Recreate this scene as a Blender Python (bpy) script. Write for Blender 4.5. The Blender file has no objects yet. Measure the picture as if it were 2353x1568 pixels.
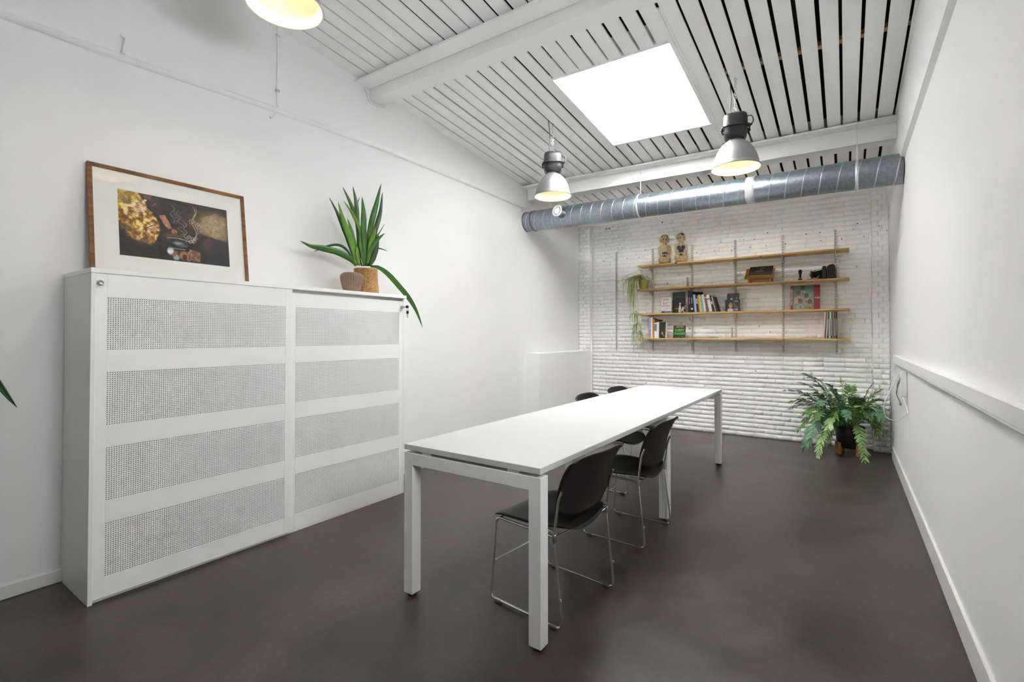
import bpy, math, random
import numpy as np
from mathutils import Vector, Matrix, Euler

R = math.radians
SC = bpy.context.scene
COL = SC.collection

# ------------------------------------------------------------------ camera
F_PX, YAW, PITCH, SHIFT_PX, CAM_H = 1107.47, 0.6045, 0.0142, -28.23, 1.2739
cam_d = bpy.data.cameras.new('camera')
cam_d.sensor_fit = 'HORIZONTAL'
cam_d.sensor_width = 36.0
cam_d.lens = 36.0 * F_PX / 2353.0
cam_d.shift_y = SHIFT_PX / 2353.0
cam_d.clip_start = 0.05
cam = bpy.data.objects.new('camera', cam_d)
cam.location = (0, 0, CAM_H)
cam.rotation_euler = (R(90) + PITCH, 0, YAW)
COL.objects.link(cam)
SC.camera = cam

# ------------------------------------------------------------------ light, exposure
SC.view_settings.view_transform = 'Standard'
SC.view_settings.look = 'None'
SC.view_settings.gamma = 1.0
SC.view_settings.use_curve_mapping = False
SC.view_settings.exposure = 0.0
SKY_STRENGTH = 48.0
LAMP_WATTS = 1.5
world = bpy.data.worlds.new('overcast_sky')
SC.world = world
world.use_nodes = True
bg = world.node_tree.nodes['Background']
bg.inputs[0].default_value = (0.93, 0.965, 1.0, 1)
bg.inputs[1].default_value = SKY_STRENGTH
SC.cycles.max_bounces = 11
SC.cycles.diffuse_bounces = 9
SC.cycles.glossy_bounces = 4
SC.cycles.transparent_max_bounces = 8
SC.cycles.caustics_reflective = False
SC.cycles.caustics_refractive = False
SC.cycles.sample_clamp_indirect = 0.0


def portal(name, loc, sx, sy, rot):
    l = bpy.data.lights.new(name, 'AREA')
    l.shape = 'RECTANGLE'
    l.size = sx
    l.size_y = sy
    l.cycles.is_portal = True
    o = bpy.data.objects.new(name, l)
    o.location = loc
    o.rotation_euler = rot
    COL.objects.link(o)
    return o


SUN_STRENGTH = 215.0
added_sun_d = bpy.data.lights.new('added_sun', 'SUN')
added_sun_d.energy = SUN_STRENGTH
added_sun_d.angle = R(4)
added_sun_d.color = (1.0, 0.97, 0.93)
added_sun = bpy.data.objects.new('added_sun', added_sun_d)
added_sun.rotation_euler = (R(-60), 0, R(8))                     # low sun from beyond the brick wall: added to light only the shaft and brighten the bricks
COL.objects.link(added_sun)

# room numbers (metres): x across (left wall XL, right wall XR), y into the room, z up
XL, XR, YB, YF = -3.356, 0.403, 6.72, -2.6
SKX0, SKX1, SKY0, SKY1 = -1.915, -0.99, 3.365, 4.585      # skylight in view
portal('daylight_skylight', ((SKX0 + SKX1) / 2, (SKY0 + SKY1) / 2, 4.06), 0.86, 1.14, (0, 0, 0))
RW0, RW1, RWZ0, RWZ1 = 0.50, 1.40, 1.68, 2.12                     # unseen window added in the right wall to brighten the room
portal('added_side_window', (XR + .03, (RW0 + RW1) / 2, (RWZ0 + RWZ1) / 2), RWZ1 - RWZ0, RW1 - RW0, (0, R(90), 0))


def zc(x, y):                                             # sloping ceiling underside
    return 3.19 - 0.098 * (y - 5.1) - 0.018 * (x + 3.356)


def at(px, py, axis, val):                                # a photo point on a plane -> place in the room
    a, b = (px - 1176.5) / F_PX, -(py - 784.0 - SHIFT_PX) / F_PX
    z = math.cos(PITCH) - b * math.sin(PITCH)
    y = math.sin(PITCH) + b * math.cos(PITCH)
    d = (a * math.cos(YAW) - z * math.sin(YAW), a * math.sin(YAW) + z * math.cos(YAW), y)
    o = (0, 0, CAM_H)
    t = (val - o[axis]) / d[axis]
    return Vector((o[0] + t * d[0], o[1] + t * d[1], o[2] + t * d[2]))


# ------------------------------------------------------------------ materials
def lin(c):
    def f(u):
        return u / 12.92 if u <= 0.04045 else ((u + 0.055) / 1.055) ** 2.4
    return tuple(f(v / 255.0) for v in c)


def mat(name, rgb, rough=0.5, metal=0.0, spec=0.5, bump=0.0, bscale=60.0, var=0.0, vscale=6.0, coat=0.0,
        stretch=None, rvar=0.0, trans=0.0):
    m = bpy.data.materials.new(name)
    m.use_nodes = True
    nt = m.node_tree
    b = nt.nodes['Principled BSDF']
    col = lin(rgb)
    b.inputs['Base Color'].default_value = (*col, 1)
    b.inputs['Roughness'].default_value = rough
    b.inputs['Metallic'].default_value = metal
    b.inputs['Specular IOR Level'].default_value = spec
    b.inputs['Coat Weight'].default_value = coat
    b.inputs['Transmission Weight'].default_value = trans
    if bump or var or rvar:
        tc = nt.nodes.new('ShaderNodeTexCoord')
        src = tc.outputs['Object']
        if stretch:
            mp = nt.nodes.new('ShaderNodeMapping')
            mp.inputs['Scale'].default_value = stretch
            nt.links.new(src, mp.inputs[0])
            src = mp.outputs[0]
    if var or rvar:
        n = nt.nodes.new('ShaderNodeTexNoise')
        n.inputs['Scale'].default_value = vscale
        n.inputs['Detail'].default_value = 5
        nt.links.new(src, n.inputs['Vector'])
        if var:
            r = nt.nodes.new('ShaderNodeValToRGB')
            r.color_ramp.elements[0].position = 0.3
            r.color_ramp.elements[1].position = 0.7
            r.color_ramp.elements[0].color = (*[max(0, c * (1 - var)) for c in col], 1)
            r.color_ramp.elements[1].color = (*[min(1, c * (1 + var)) for c in col], 1)
            nt.links.new(n.outputs['Fac'], r.inputs[0])
            nt.links.new(r.outputs[0], b.inputs['Base Color'])
        if rvar:
            mr = nt.nodes.new('ShaderNodeMapRange')
            mr.inputs[1].default_value = 0.3
            mr.inputs[2].default_value = 0.7
            mr.inputs[3].default_value = max(0.02, rough - rvar)
            mr.inputs[4].default_value = rough + rvar
            nt.links.new(n.outputs['Fac'], mr.inputs[0])
            nt.links.new(mr.outputs[0], b.inputs['Roughness'])
    if bump:
        n2 = nt.nodes.new('ShaderNodeTexNoise')
        n2.inputs['Scale'].default_value = bscale
        n2.inputs['Detail'].default_value = 4
        nt.links.new(src, n2.inputs['Vector'])
        bp = nt.nodes.new('ShaderNodeBump')
        bp.inputs['Strength'].default_value = bump
        bp.inputs['Distance'].default_value = 0.01
        nt.links.new(n2.outputs['Fac'], bp.inputs['Height'])
        nt.links.new(bp.outputs[0], b.inputs['Normal'])
    return m


def wood(name, dark, light, rough=0.45, scale=(3, 40, 40), knots=0.0):
    m = mat(name, light, rough)
    nt = m.node_tree
    b = nt.nodes['Principled BSDF']
    tc = nt.nodes.new('ShaderNodeTexCoord')
    mp = nt.nodes.new('ShaderNodeMapping')
    mp.inputs['Scale'].default_value = scale
    n = nt.nodes.new('ShaderNodeTexNoise')
    n.inputs['Scale'].default_value = 1.0
    n.inputs['Detail'].default_value = 6
    n.inputs['Distortion'].default_value = 0.6
    r = nt.nodes.new('ShaderNodeValToRGB')
    r.color_ramp.elements[0].position = 0.32
    r.color_ramp.elements[1].position = 0.68
    r.color_ramp.elements[0].color = (*lin(dark), 1)
    r.color_ramp.elements[1].color = (*lin(light), 1)
    nt.links.new(tc.outputs['Object'], mp.inputs[0])
    nt.links.new(mp.outputs[0], n.inputs['Vector'])
    nt.links.new(n.outputs['Fac'], r.inputs[0])
    out = r.outputs[0]
    if knots:
        v = nt.nodes.new('ShaderNodeTexVoronoi')
        v.inputs['Scale'].default_value = knots
        nt.links.new(tc.outputs['Object'], v.inputs['Vector'])
        k = nt.nodes.new('ShaderNodeValToRGB')
        k.color_ramp.elements[0].position = 0.06
        k.color_ramp.elements[1].position = 0.11
        k.color_ramp.elements[0].color = (0.25, 0.16, 0.09, 1)
        k.color_ramp.elements[1].color = (1, 1, 1, 1)
        nt.links.new(v.outputs['Distance'], k.inputs[0])
        mx = nt.nodes.new('ShaderNodeMix')
        mx.data_type = 'RGBA'
        mx.blend_type = 'MULTIPLY'
        mx.inputs[0].default_value = 1.0
        nt.links.new(out, mx.inputs[6])
        nt.links.new(k.outputs[0], mx.inputs[7])
        out = mx.outputs[2]
    nt.links.new(out, b.inputs['Base Color'])
    return m


def glow(name, rgb, strength):
    m = bpy.data.materials.new(name)
    m.use_nodes = True
    b = m.node_tree.nodes['Principled BSDF']
    b.inputs['Base Color'].default_value = (*lin(rgb), 1)
    b.inputs['Emission Color'].default_value = (*lin(rgb), 1)
    b.inputs['Emission Strength'].default_value = strength
    return m


def clear_glass(name, gloss=0.08, rough=0.0):
    m = bpy.data.materials.new(name)
    m.use_nodes = True
    nt = m.node_tree
    nt.nodes.clear()
    o = nt.nodes.new('ShaderNodeOutputMaterial')
    t = nt.nodes.new('ShaderNodeBsdfTransparent')
    g = nt.nodes.new('ShaderNodeBsdfGlossy')
    g.inputs['Roughness'].default_value = rough
    lw = nt.nodes.new('ShaderNodeLayerWeight')
    lw.inputs['Blend'].default_value = 0.5
    pw = nt.nodes.new('ShaderNodeMath')
    pw.operation = 'POWER'
    pw.inputs[1].default_value = 5
    nt.links.new(lw.outputs['Facing'], pw.inputs[0])
    fr = nt.nodes.new('ShaderNodeMath')
    fr.operation = 'MULTIPLY_ADD'
    fr.inputs[1].default_value = 0.96
    fr.inputs[2].default_value = 0.04
    nt.links.new(pw.outputs[0], fr.inputs[0])
    mx = nt.nodes.new('ShaderNodeMixShader')
    nt.links.new(fr.outputs[0], mx.inputs[0])
    nt.links.new(t.outputs[0], mx.inputs[1])
    nt.links.new(g.outputs[0], mx.inputs[2])
    nt.links.new(mx.outputs[0], o.inputs[0])
    return m


def print_mat(name, rough=0.35):
    m = mat(name, (255, 255, 255), rough)
    nt = m.node_tree
    a = nt.nodes.new('ShaderNodeAttribute')
    a.attribute_name = 'ink'
    nt.links.new(a.outputs['Color'], nt.nodes['Principled BSDF'].inputs['Base Color'])
    return m


M = {}
M['wall'] = mat('white_plaster', (238, 238, 238), 0.75, spec=0.25, bump=0.035, bscale=110)
M['ceil'] = mat('white_painted_boards', (252, 252, 251), 0.6, spec=0.3, bump=0.08, bscale=50, stretch=(12, 1, 12))
M['beam'] = mat('white_painted_timber', (250, 250, 249), 0.6, spec=0.3, bump=0.06, bscale=50)
M['brick'] = mat('white_painted_brick', (250, 249, 247), 0.55, spec=0.3, bump=0.22, bscale=45)
M['shaft'] = mat('skylight_white_lining', (247, 248, 249), 0.6, spec=0.3)
M['roof'] = mat('roof_void_shade', (34, 29, 25), 0.9)  # dark colour stands in for the shade of the closed void
M['batten'] = wood('raw_batten', (150, 110, 70), (196, 156, 110))
M['laminate'] = mat('white_laminate', (238, 238, 236), 0.38, spec=0.45)
M['tabletop'] = mat('white_tabletop', (200, 200, 199), 0.42, spec=0.45)
M['lacquer'] = mat('white_powder_coat', (233, 233, 226), 0.42, spec=0.45)
M['inside'] = mat('cabinet_grey_lining', (120, 118, 112), 0.9)
M['chrome'] = mat('polished_chrome', (226, 226, 226), 0.12, metal=1.0)
M['steel'] = mat('brushed_steel', (190, 190, 188), 0.3, metal=1.0)
M['galv'] = mat('galvanised_steel', (158, 168, 176), 0.37, metal=0.95, var=0.16, vscale=38, rvar=0.05)
M['seam'] = mat('bright_duct_seam', (206, 214, 220), 0.3, metal=0.9)
M['tape'] = mat('foil_tape', (225, 227, 228), 0.4, metal=0.6, var=0.1, vscale=60)
M['alu'] = mat('spun_aluminium', (172, 174, 175), 0.42, metal=0.85, bump=0.03, bscale=30)
M['reflector'] = mat('warm_white_reflector', (246, 240, 224), 0.4)
M['blackmetal'] = mat('black_cast_housing', (44, 43, 44), 0.38, spec=0.5, bump=0.05, bscale=80)
M['greycable'] = mat('grey_cable', (104, 106, 108), 0.5)
M['whitecable'] = mat('white_cable', (228, 228, 226), 0.5)
M['darkcable'] = mat('dark_grey_cable', (112, 114, 118), 0.5)
M['blackplastic'] = mat('black_moulded_plastic', (19, 18, 17), 0.45, spec=0.4, bump=0.04, bscale=400)
M['rubber'] = mat('black_rubber', (22, 22, 22), 0.7)
M['clearplastic'] = mat('smoked_clear_plastic', (96, 88, 78), 0.3)
M['pine'] = wood('pine_shelf', (196, 148, 84), (228, 188, 124), 0.42, (1.2, 26, 60), knots=5)
M['oak'] = wood('oak_frame', (92, 56, 20), (146, 96, 42), 0.5, (30, 6, 30))
M['standwood'] = wood('honey_wood', (132, 86, 34), (190, 138, 70), 0.42, (4, 40, 40))
M['legwood'] = wood('warm_wood_leg', (150, 100, 56), (196, 142, 88), 0.5, (40, 40, 5))
M['mat'] = mat('cream_passepartout', (244, 243, 237), 0.8)
M['print'] = print_mat('ink_on_paper', 0.32)
M['paper'] = mat('book_paper', (232, 226, 212), 0.8)
M['glass'] = clear_glass('picture_glass')
M['pane'] = clear_glass('skylight_glass')
M['rail'] = mat('white_steel_rail', (214, 212, 204), 0.45, spec=0.4)
M['slot'] = mat('dark_slot', (82, 76, 66), 0.8)
M['leaf'] = mat('strap_leaf_green', (58, 104, 34), 0.35, var=0.35, vscale=9)
M['leaf2'] = mat('strap_leaf_yellow_green', (96, 140, 42), 0.35, var=0.25, vscale=9)
M['leaf3'] = mat('strap_leaf_dark', (44, 78, 40), 0.35, var=0.3, vscale=9)
M['spider'] = mat('spider_leaf', (166, 176, 82), 0.4, var=0.3, vscale=12)
M['spider2'] = mat('spider_leaf_pale', (206, 208, 142), 0.4, var=0.2, vscale=12)
M['fern1'] = mat('fern_blue_green', (104, 142, 112), 0.35, var=0.3, vscale=14)
M['fern2'] = mat('fern_green', (98, 138, 66), 0.35, var=0.3, vscale=14)
M['fern3'] = mat('fern_light_green', (146, 180, 118), 0.35, var=0.25, vscale=14)
M['stem'] = mat('brown_stem', (96, 84, 44), 0.6)
M['soil'] = mat('potting_soil', (42, 32, 24), 0.95, bump=0.6, bscale=120)
M['blackpot'] = mat('black_ceramic_pot', (24, 24, 24), 0.45)
M['ribbed'] = mat('brown_ribbed_glaze', (142, 116, 96), 0.3, var=0.25, vscale=14)
M['wicker'] = mat('woven_straw', (180, 140, 88), 0.75, var=0.3, vscale=60, bump=0.3, bscale=150)
M['yellowpot'] = mat('yellow_glazed_pot', (178, 168, 82), 0.35)
M['bronze'] = mat('gilded_carving', (190, 166, 122), 0.4, var=0.28, vscale=40, bump=0.5, bscale=90)
M['bronzedark'] = mat('dark_carving', (62, 46, 28), 0.5)
M['bluelac'] = mat('dark_blue_lacquer', (46, 58, 74), 0.28)
M['leather'] = mat('black_leather', (34, 30, 27), 0.5, bump=0.2, bscale=300)
M['brass'] = mat('brass', (190, 160, 90), 0.3, metal=1.0)
M['blackgloss'] = mat('black_gloss', (16, 15, 15), 0.15)
M['hole'] = mat('drill_hole_dark', (44, 38, 34), 0.9)
M['white_plastic'] = mat('white_plastic', (236, 236, 234), 0.4)
M['bulb'] = glow('lit_bulb', (255, 231, 190), 4.5)


def colour_mat(rgb, rough=0.5):
    k = 'ink_%d_%d_%d' % tuple(rgb)
    if k not in M:
        M[k] = mat('cover_%d_%d_%d' % tuple(rgb), rgb, rough, var=0.08, vscale=30)
    return M[k]


# floor: worn dark screed with a sealed, uneven gloss
def floor_mat():
    m = mat('dark_sealed_screed', (46, 41, 38), 0.34, spec=0.55)
    nt = m.node_tree
    b = nt.nodes['Principled BSDF']
    tc = nt.nodes.new('ShaderNodeTexCoord')

    def noise(scale, detail, dist=0.0, rough=0.55):
        n = nt.nodes.new('ShaderNodeTexNoise')
        n.inputs['Scale'].default_value = scale
        n.inputs['Detail'].default_value = detail
        n.inputs['Distortion'].default_value = dist
        n.inputs['Roughness'].default_value = rough
        nt.links.new(tc.outputs['Object'], n.inputs['Vector'])
        return n
    n1, n2, n3 = noise(2.2, 10, 0.3, 0.66), noise(34, 6, 0.8, 0.65), noise(420, 2)
    r = nt.nodes.new('ShaderNodeValToRGB')
    e = r.color_ramp.elements
    e[0].position, e[1].position = 0.3, 0.72
    e[0].color, e[1].color = (*lin((43, 36, 33)), 1), (*lin((80, 69, 64)), 1)
    nt.links.new(n1.outputs['Fac'], r.inputs[0])
    mx = nt.nodes.new('ShaderNodeMix')
    mx.data_type = 'RGBA'
    mx.blend_type = 'OVERLAY'
    mx.inputs[0].default_value = 0.6
    nt.links.new(r.outputs[0], mx.inputs[6])
    nt.links.new(n2.outputs['Fac'], mx.inputs[7])
    # specks of grit and paint
    v = nt.nodes.new('ShaderNodeTexVoronoi')
    v.inputs['Scale'].default_value = 5.0
    nt.links.new(tc.outputs['Object'], v.inputs['Vector'])
    k = nt.nodes.new('ShaderNodeValToRGB')
    k.color_ramp.elements[0].position, k.color_ramp.elements[1].position = 0.012, 0.02
    k.color_ramp.elements[0].color, k.color_ramp.elements[1].color = (1, 1, 1, 1), (0, 0, 0, 1)
    nt.links.new(v.outputs['Distance'], k.inputs[0])
    m2 = nt.nodes.new('ShaderNodeMix')
    m2.data_type = 'RGBA'
    nt.links.new(k.outputs[0], m2.inputs[0])
    nt.links.new(mx.outputs[2], m2.inputs[6])
    m2.inputs[7].default_value = (0.35, 0.33, 0.31, 1)
    nt.links.new(m2.outputs[2], b.inputs['Base Color'])
    mr = nt.nodes.new('ShaderNodeMapRange')
    mr.inputs[1].default_value, mr.inputs[2].default_value = 0.35, 0.68
    mr.inputs[3].default_value, mr.inputs[4].default_value = 0.30, 0.43
    nt.links.new(n1.outputs['Fac'], mr.inputs[0])
    nt.links.new(mr.outputs[0], b.inputs['Roughness'])
    ad = nt.nodes.new('ShaderNodeMath')
    ad.operation = 'ADD'
    ml = nt.nodes.new('ShaderNodeMath')
    ml.operation = 'MULTIPLY'
    ml.inputs[1].default_value = 0.25
    nt.links.new(n3.outputs['Fac'], ml.inputs[0])
    nt.links.new(n2.outputs['Fac'], ad.inputs[0])
    nt.links.new(ml.outputs[0], ad.inputs[1])
    bp = nt.nodes.new('ShaderNodeBump')
    bp.inputs['Strength'].default_value = 0.16
    bp.inputs['Distance'].default_value = 0.004
    nt.links.new(ad.outputs[0], bp.inputs['Height'])
    nt.links.new(bp.outputs[0], b.inputs['Normal'])
    return m


M['floor'] = floor_mat()


# ------------------------------------------------------------------ mesh helpers
class MB:
    """collects shapes and links them as one mesh object"""

    def __init__(self):
        self.v, self.f, self.s, self.m = [], [], [], []

    def add(self, verts, faces, smooth=False, T=None, mi=0):
        n = len(self.v)
        if T is not None:
            verts = [T @ Vector(p) for p in verts]
        self.v.extend([tuple(p) for p in verts])
        for f in faces:
            self.f.append([i + n for i in f])
            self.s.append(smooth)
            self.m.append(mi)
        return self

    def box(self, lo, hi, b=0.0, T=None, mi=0):
        x0, y0, z0 = lo
        x1, y1, z1 = hi
        if b <= 0:
            vs = [(x, y, z) for z in (z0, z1) for y in (y0, y1) for x in (x0, x1)]
            fs = [(0, 2, 3, 1), (4, 5, 7, 6), (0, 1, 5, 4), (2, 6, 7, 3), (0, 4, 6, 2), (1, 3, 7, 5)]
            return self.add(vs, fs, False, T, mi)
        b = min(b, (x1 - x0) / 2.01, (y1 - y0) / 2.01, (z1 - z0) / 2.01)
        vs, idx = [], {}
        for i, x in enumerate((x0, x1)):
            for j, y in enumerate((y0, y1)):
                for k, z in enumerate((z0, z1)):
                    sx, sy, sz = (b if i == 0 else -b), (b if j == 0 else -b), (b if k == 0 else -b)
                    for a, p in enumerate(((x, y + sy, z + sz), (x + sx, y, z + sz), (x + sx, y + sy, z))):
                        idx[(i, j, k, a)] = len(vs)
                        vs.append(p)
        fs = []
        for i in (0, 1):
            q = [idx[(i, j, k, 0)] for j, k in ((0, 0), (0, 1), (1, 1), (1, 0))]
            fs.append(q if i == 0 else q[::-1])
            q = [idx[(j, i, k, 1)] for j, k in ((0, 0), (1, 0), (1, 1), (0, 1))]
            fs.append(q if i == 0 else q[::-1])
            q = [idx[(j, k, i, 2)] for j, k in ((0, 0), (0, 1), (1, 1), (1, 0))]
            fs.append(q if i == 0 else q[::-1])
        for i in (0, 1):
            for j in (0, 1):
                fs.append([idx[(i, j, 0, 0)], idx[(i, j, 0, 1)], idx[(i, j, 1, 1)], idx[(i, j, 1, 0)]])
                fs.append([idx[(i, 0, j, 0)], idx[(i, 0, j, 2)], idx[(i, 1, j, 2)], idx[(i, 1, j, 0)]])
                fs.append([idx[(0, i, j, 1)], idx[(0, i, j, 2)], idx[(1, i, j, 2)], idx[(1, i, j, 1)]])
                for k in (0, 1):
                    fs.append([idx[(i, j, k, 0)], idx[(i, j, k, 1)], idx[(i, j, k, 2)]])
        return self.add(vs, fs, False, T, mi)

    def hexa(self, pts, mi=0):
        """eight corners: bottom four then top four, same order"""
        fs = [(0, 3, 2, 1), (4, 5, 6, 7), (0, 1, 5, 4), (1, 2, 6, 5), (2, 3, 7, 6), (3, 0, 4, 7)]
        return self.add(pts, fs, False, None, mi)

    def tube(self, path, r, n=10, closed=False, caps=True, T=None, mi=0):
        P = [Vector(p) for p in path]
        m = len(P)
        rad = r if hasattr(r, '__len__') else [r] * m
        up, vs = None, []
        for i in range(m):
            a = P[(i - 1) % m] if (closed or i > 0) else P[i]
            c = P[(i + 1) % m] if (closed or i < m - 1) else P[i]
            t = (c - a)
            t = t.normalized() if t.length > 1e-9 else Vector((0, 0, 1))
            if up is None:
                up = t.orthogonal().normalized()
            up = up - t * up.dot(t)
            up = up.normalized() if up.length > 1e-6 else t.orthogonal().normalized()
            w = t.cross(up)
            for k in range(n):
                q = 2 * math.pi * k / n
                vs.append(P[i] + (up * math.cos(q) + w * math.sin(q)) * rad[i])
        fs = []
        for i in range(m if closed else m - 1):
            j = (i + 1) % m
            for k in range(n):
                l = (k + 1) % n
                fs.append((i * n + k, i * n + l, j * n + l, j * n + k))
        self.add(vs, fs, True, T, mi)
        if caps and not closed:
            self.add(vs[:n], [tuple(range(n))[::-1]], False, T, mi)
            self.add(vs[-n:], [tuple(range(n))], False, T, mi)
        return self

    def lathe(self, prof, n=32, T=None, mi=0, ribs=0, amp=0.0, smooth=True):
        """prof: (radius, z) pairs"""
        vs = []
        for (r, z) in prof:
            for k in range(n):
                a = 2 * math.pi * k / n
                rr = r * (1 + amp * math.cos(ribs * a)) if ribs else r
                vs.append((rr * math.cos(a), rr * math.sin(a), z))
        fs = []
        for i in range(len(prof) - 1):
            for k in range(n):
                l = (k + 1) % n
                fs.append((i * n + k, i * n + l, (i + 1) * n + l, (i + 1) * n + k))
        return self.add(vs, fs, smooth, T, mi)

    def disc(self, r, z, n=32, T=None, mi=0):
        vs = [(r * math.cos(2 * math.pi * k / n), r * math.sin(2 * math.pi * k / n), z) for k in range(n)]
        return self.add(vs, [tuple(range(n))], False, T, mi)

    def ball(self, c, r, n=12, T=None, mi=0, rot=None):
        rx, ry, rz = r if hasattr(r, '__len__') else (r, r, r)
        vs, fs = [], []
        m = max(4, n // 2 + 1)
        for i in range(m + 1):
            p = math.pi * i / m
            for k in range(n):
                a = 2 * math.pi * k / n
                q = Vector((rx * math.sin(p) * math.cos(a), ry * math.sin(p) * math.sin(a), -rz * math.cos(p)))
                if rot is not None:
                    q = rot @ q
                vs.append(q + Vector(c))
        for i in range(m):
            for k in range(n):
                l = (k + 1) % n
                fs.append((i * n + k, i * n + l, (i + 1) * n + l, (i + 1) * n + k))
        return self.add(vs, fs, True, T, mi)

    def shell(self, g, t, T=None, mi=0):
        """closed sheet of thickness t from a grid of points"""
        a, b = len(g), len(g[0])
        N = [[None] * b for _ in range(a)]
        for i in range(a):
            for j in range(b):
                u = Vector(g[min(i + 1, a - 1)][j]) - Vector(g[max(i - 1, 0)][j])
                w = Vector(g[i][min(j + 1, b - 1)]) - Vector(g[i][max(j - 1, 0)])
                nn = u.cross(w)
                N[i][j] = nn.normalized() if nn.length > 1e-12 else Vector((0, 0, 1))
        top = [Vector(g[i][j]) for i in range(a) for j in range(b)]
        bot = [Vector(g[i][j]) - N[i][j] * t for i in range(a) for j in range(b)]
        o = a * b
        fs = []
        for i in range(a - 1):
            for j in range(b - 1):
                p, q, r_, s = i * b + j, (i + 1) * b + j, (i + 1) * b + j + 1, i * b + j + 1
                fs.append((p, q, r_, s))
                fs.append((o + s, o + r_, o + q, o + p))
        ring = [j for j in range(b)] + [i * b + b - 1 for i in range(1, a)] + \
               [(a - 1) * b + j for j in range(b - 2, -1, -1)] + [i * b for i in range(a - 2, 0, -1)]
        for k in range(len(ring)):
            p, q = ring[k], ring[(k + 1) % len(ring)]
            fs.append((p, q, o + q, o + p))
        return self.add(top + bot, fs, True, T, mi)

    def build(self, name, material, parent=None, off=None):
        me = bpy.data.meshes.new(name)
        vs = self.v
        if off is not None:
            vs = [(p[0] - off[0], p[1] - off[1], p[2] - off[2]) for p in vs]
        me.from_pydata(vs, [], self.f)
        mats = material if isinstance(material, (list, tuple)) else [material]
        for q in mats:
            me.materials.append(q)
        me.polygons.foreach_set('use_smooth', self.s)
        me.polygons.foreach_set('material_index', self.m)
        me.update()
        return link(name, me, parent)


def link(name, me, parent=None):
    o = bpy.data.objects.new(name, me)
    COL.objects.link(o)
    if parent is not None:
        o.parent = parent
    return o


def tag(o, label, cat, group=None, kind=None):
    o['label'] = label
    if cat:
        o['category'] = cat
    if group:
        o['group'] = group
    if kind:
        o['kind'] = kind
    return o


def thing(name, label, cat, loc=(0, 0, 0), rz=0.0, group=None):
    o = bpy.data.objects.new(name, None)
    o.empty_display_size = 0.05
    o.location = loc
    o.rotation_euler = (0, 0, rz)
    COL.objects.link(o)
    return tag(o, label, cat, group)


def struct(name, label=None, loc=(0, 0, 0)):
    o = bpy.data.objects.new(name, None)
    o.location = loc
    COL.objects.link(o)
    o['kind'] = 'structure'
    if label:
        o['label'] = label
    return o


def copy_tree(o, parent=None):
    c = o.copy()
    COL.objects.link(c)
    if parent is not None:
        c.parent = parent
    for ch in list(o.children):
        copy_tree(ch, c)
    return c


def rect_path(pts, rad, seg=5):
    """polyline with rounded corners"""
    P = [Vector(p) for p in pts]
    out = [P[0]]
    for i in range(1, len(P) - 1):
        a, b, c = P[i - 1], P[i], P[i + 1]
        u, w = (a - b), (c - b)
        r = min(rad, u.length * 0.45, w.length * 0.45)
        p0, p1 = b + u.normalized() * r, b + w.normalized() * r
        for k in range(seg + 1):
            t = k / seg
            out.append(p0 * (1 - t) ** 2 + b * 2 * t * (1 - t) + p1 * t * t)
    out.append(P[-1])
    return out


def spline(pts, n=16):
    P = [Vector(p) for p in pts]
    if len(P) == 2:
        return [P[0].lerp(P[1], i / n) for i in range(n + 1)]
    Q = [P[0] * 2 - P[1]] + P + [P[-1] * 2 - P[-2]]
    out, m = [], len(P) - 1
    for s in range(n + 1):
        u = s / n * m
        i = min(int(u), m - 1)
        t = u - i
        a, b, c, d = Q[i:i + 4]
        out.append(0.5 * ((2 * b) + (c - a) * t + (2 * a - 5 * b + 4 * c - d) * t * t + (3 * b - a - 3 * c + d) * t ** 3))
    return out


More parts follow.
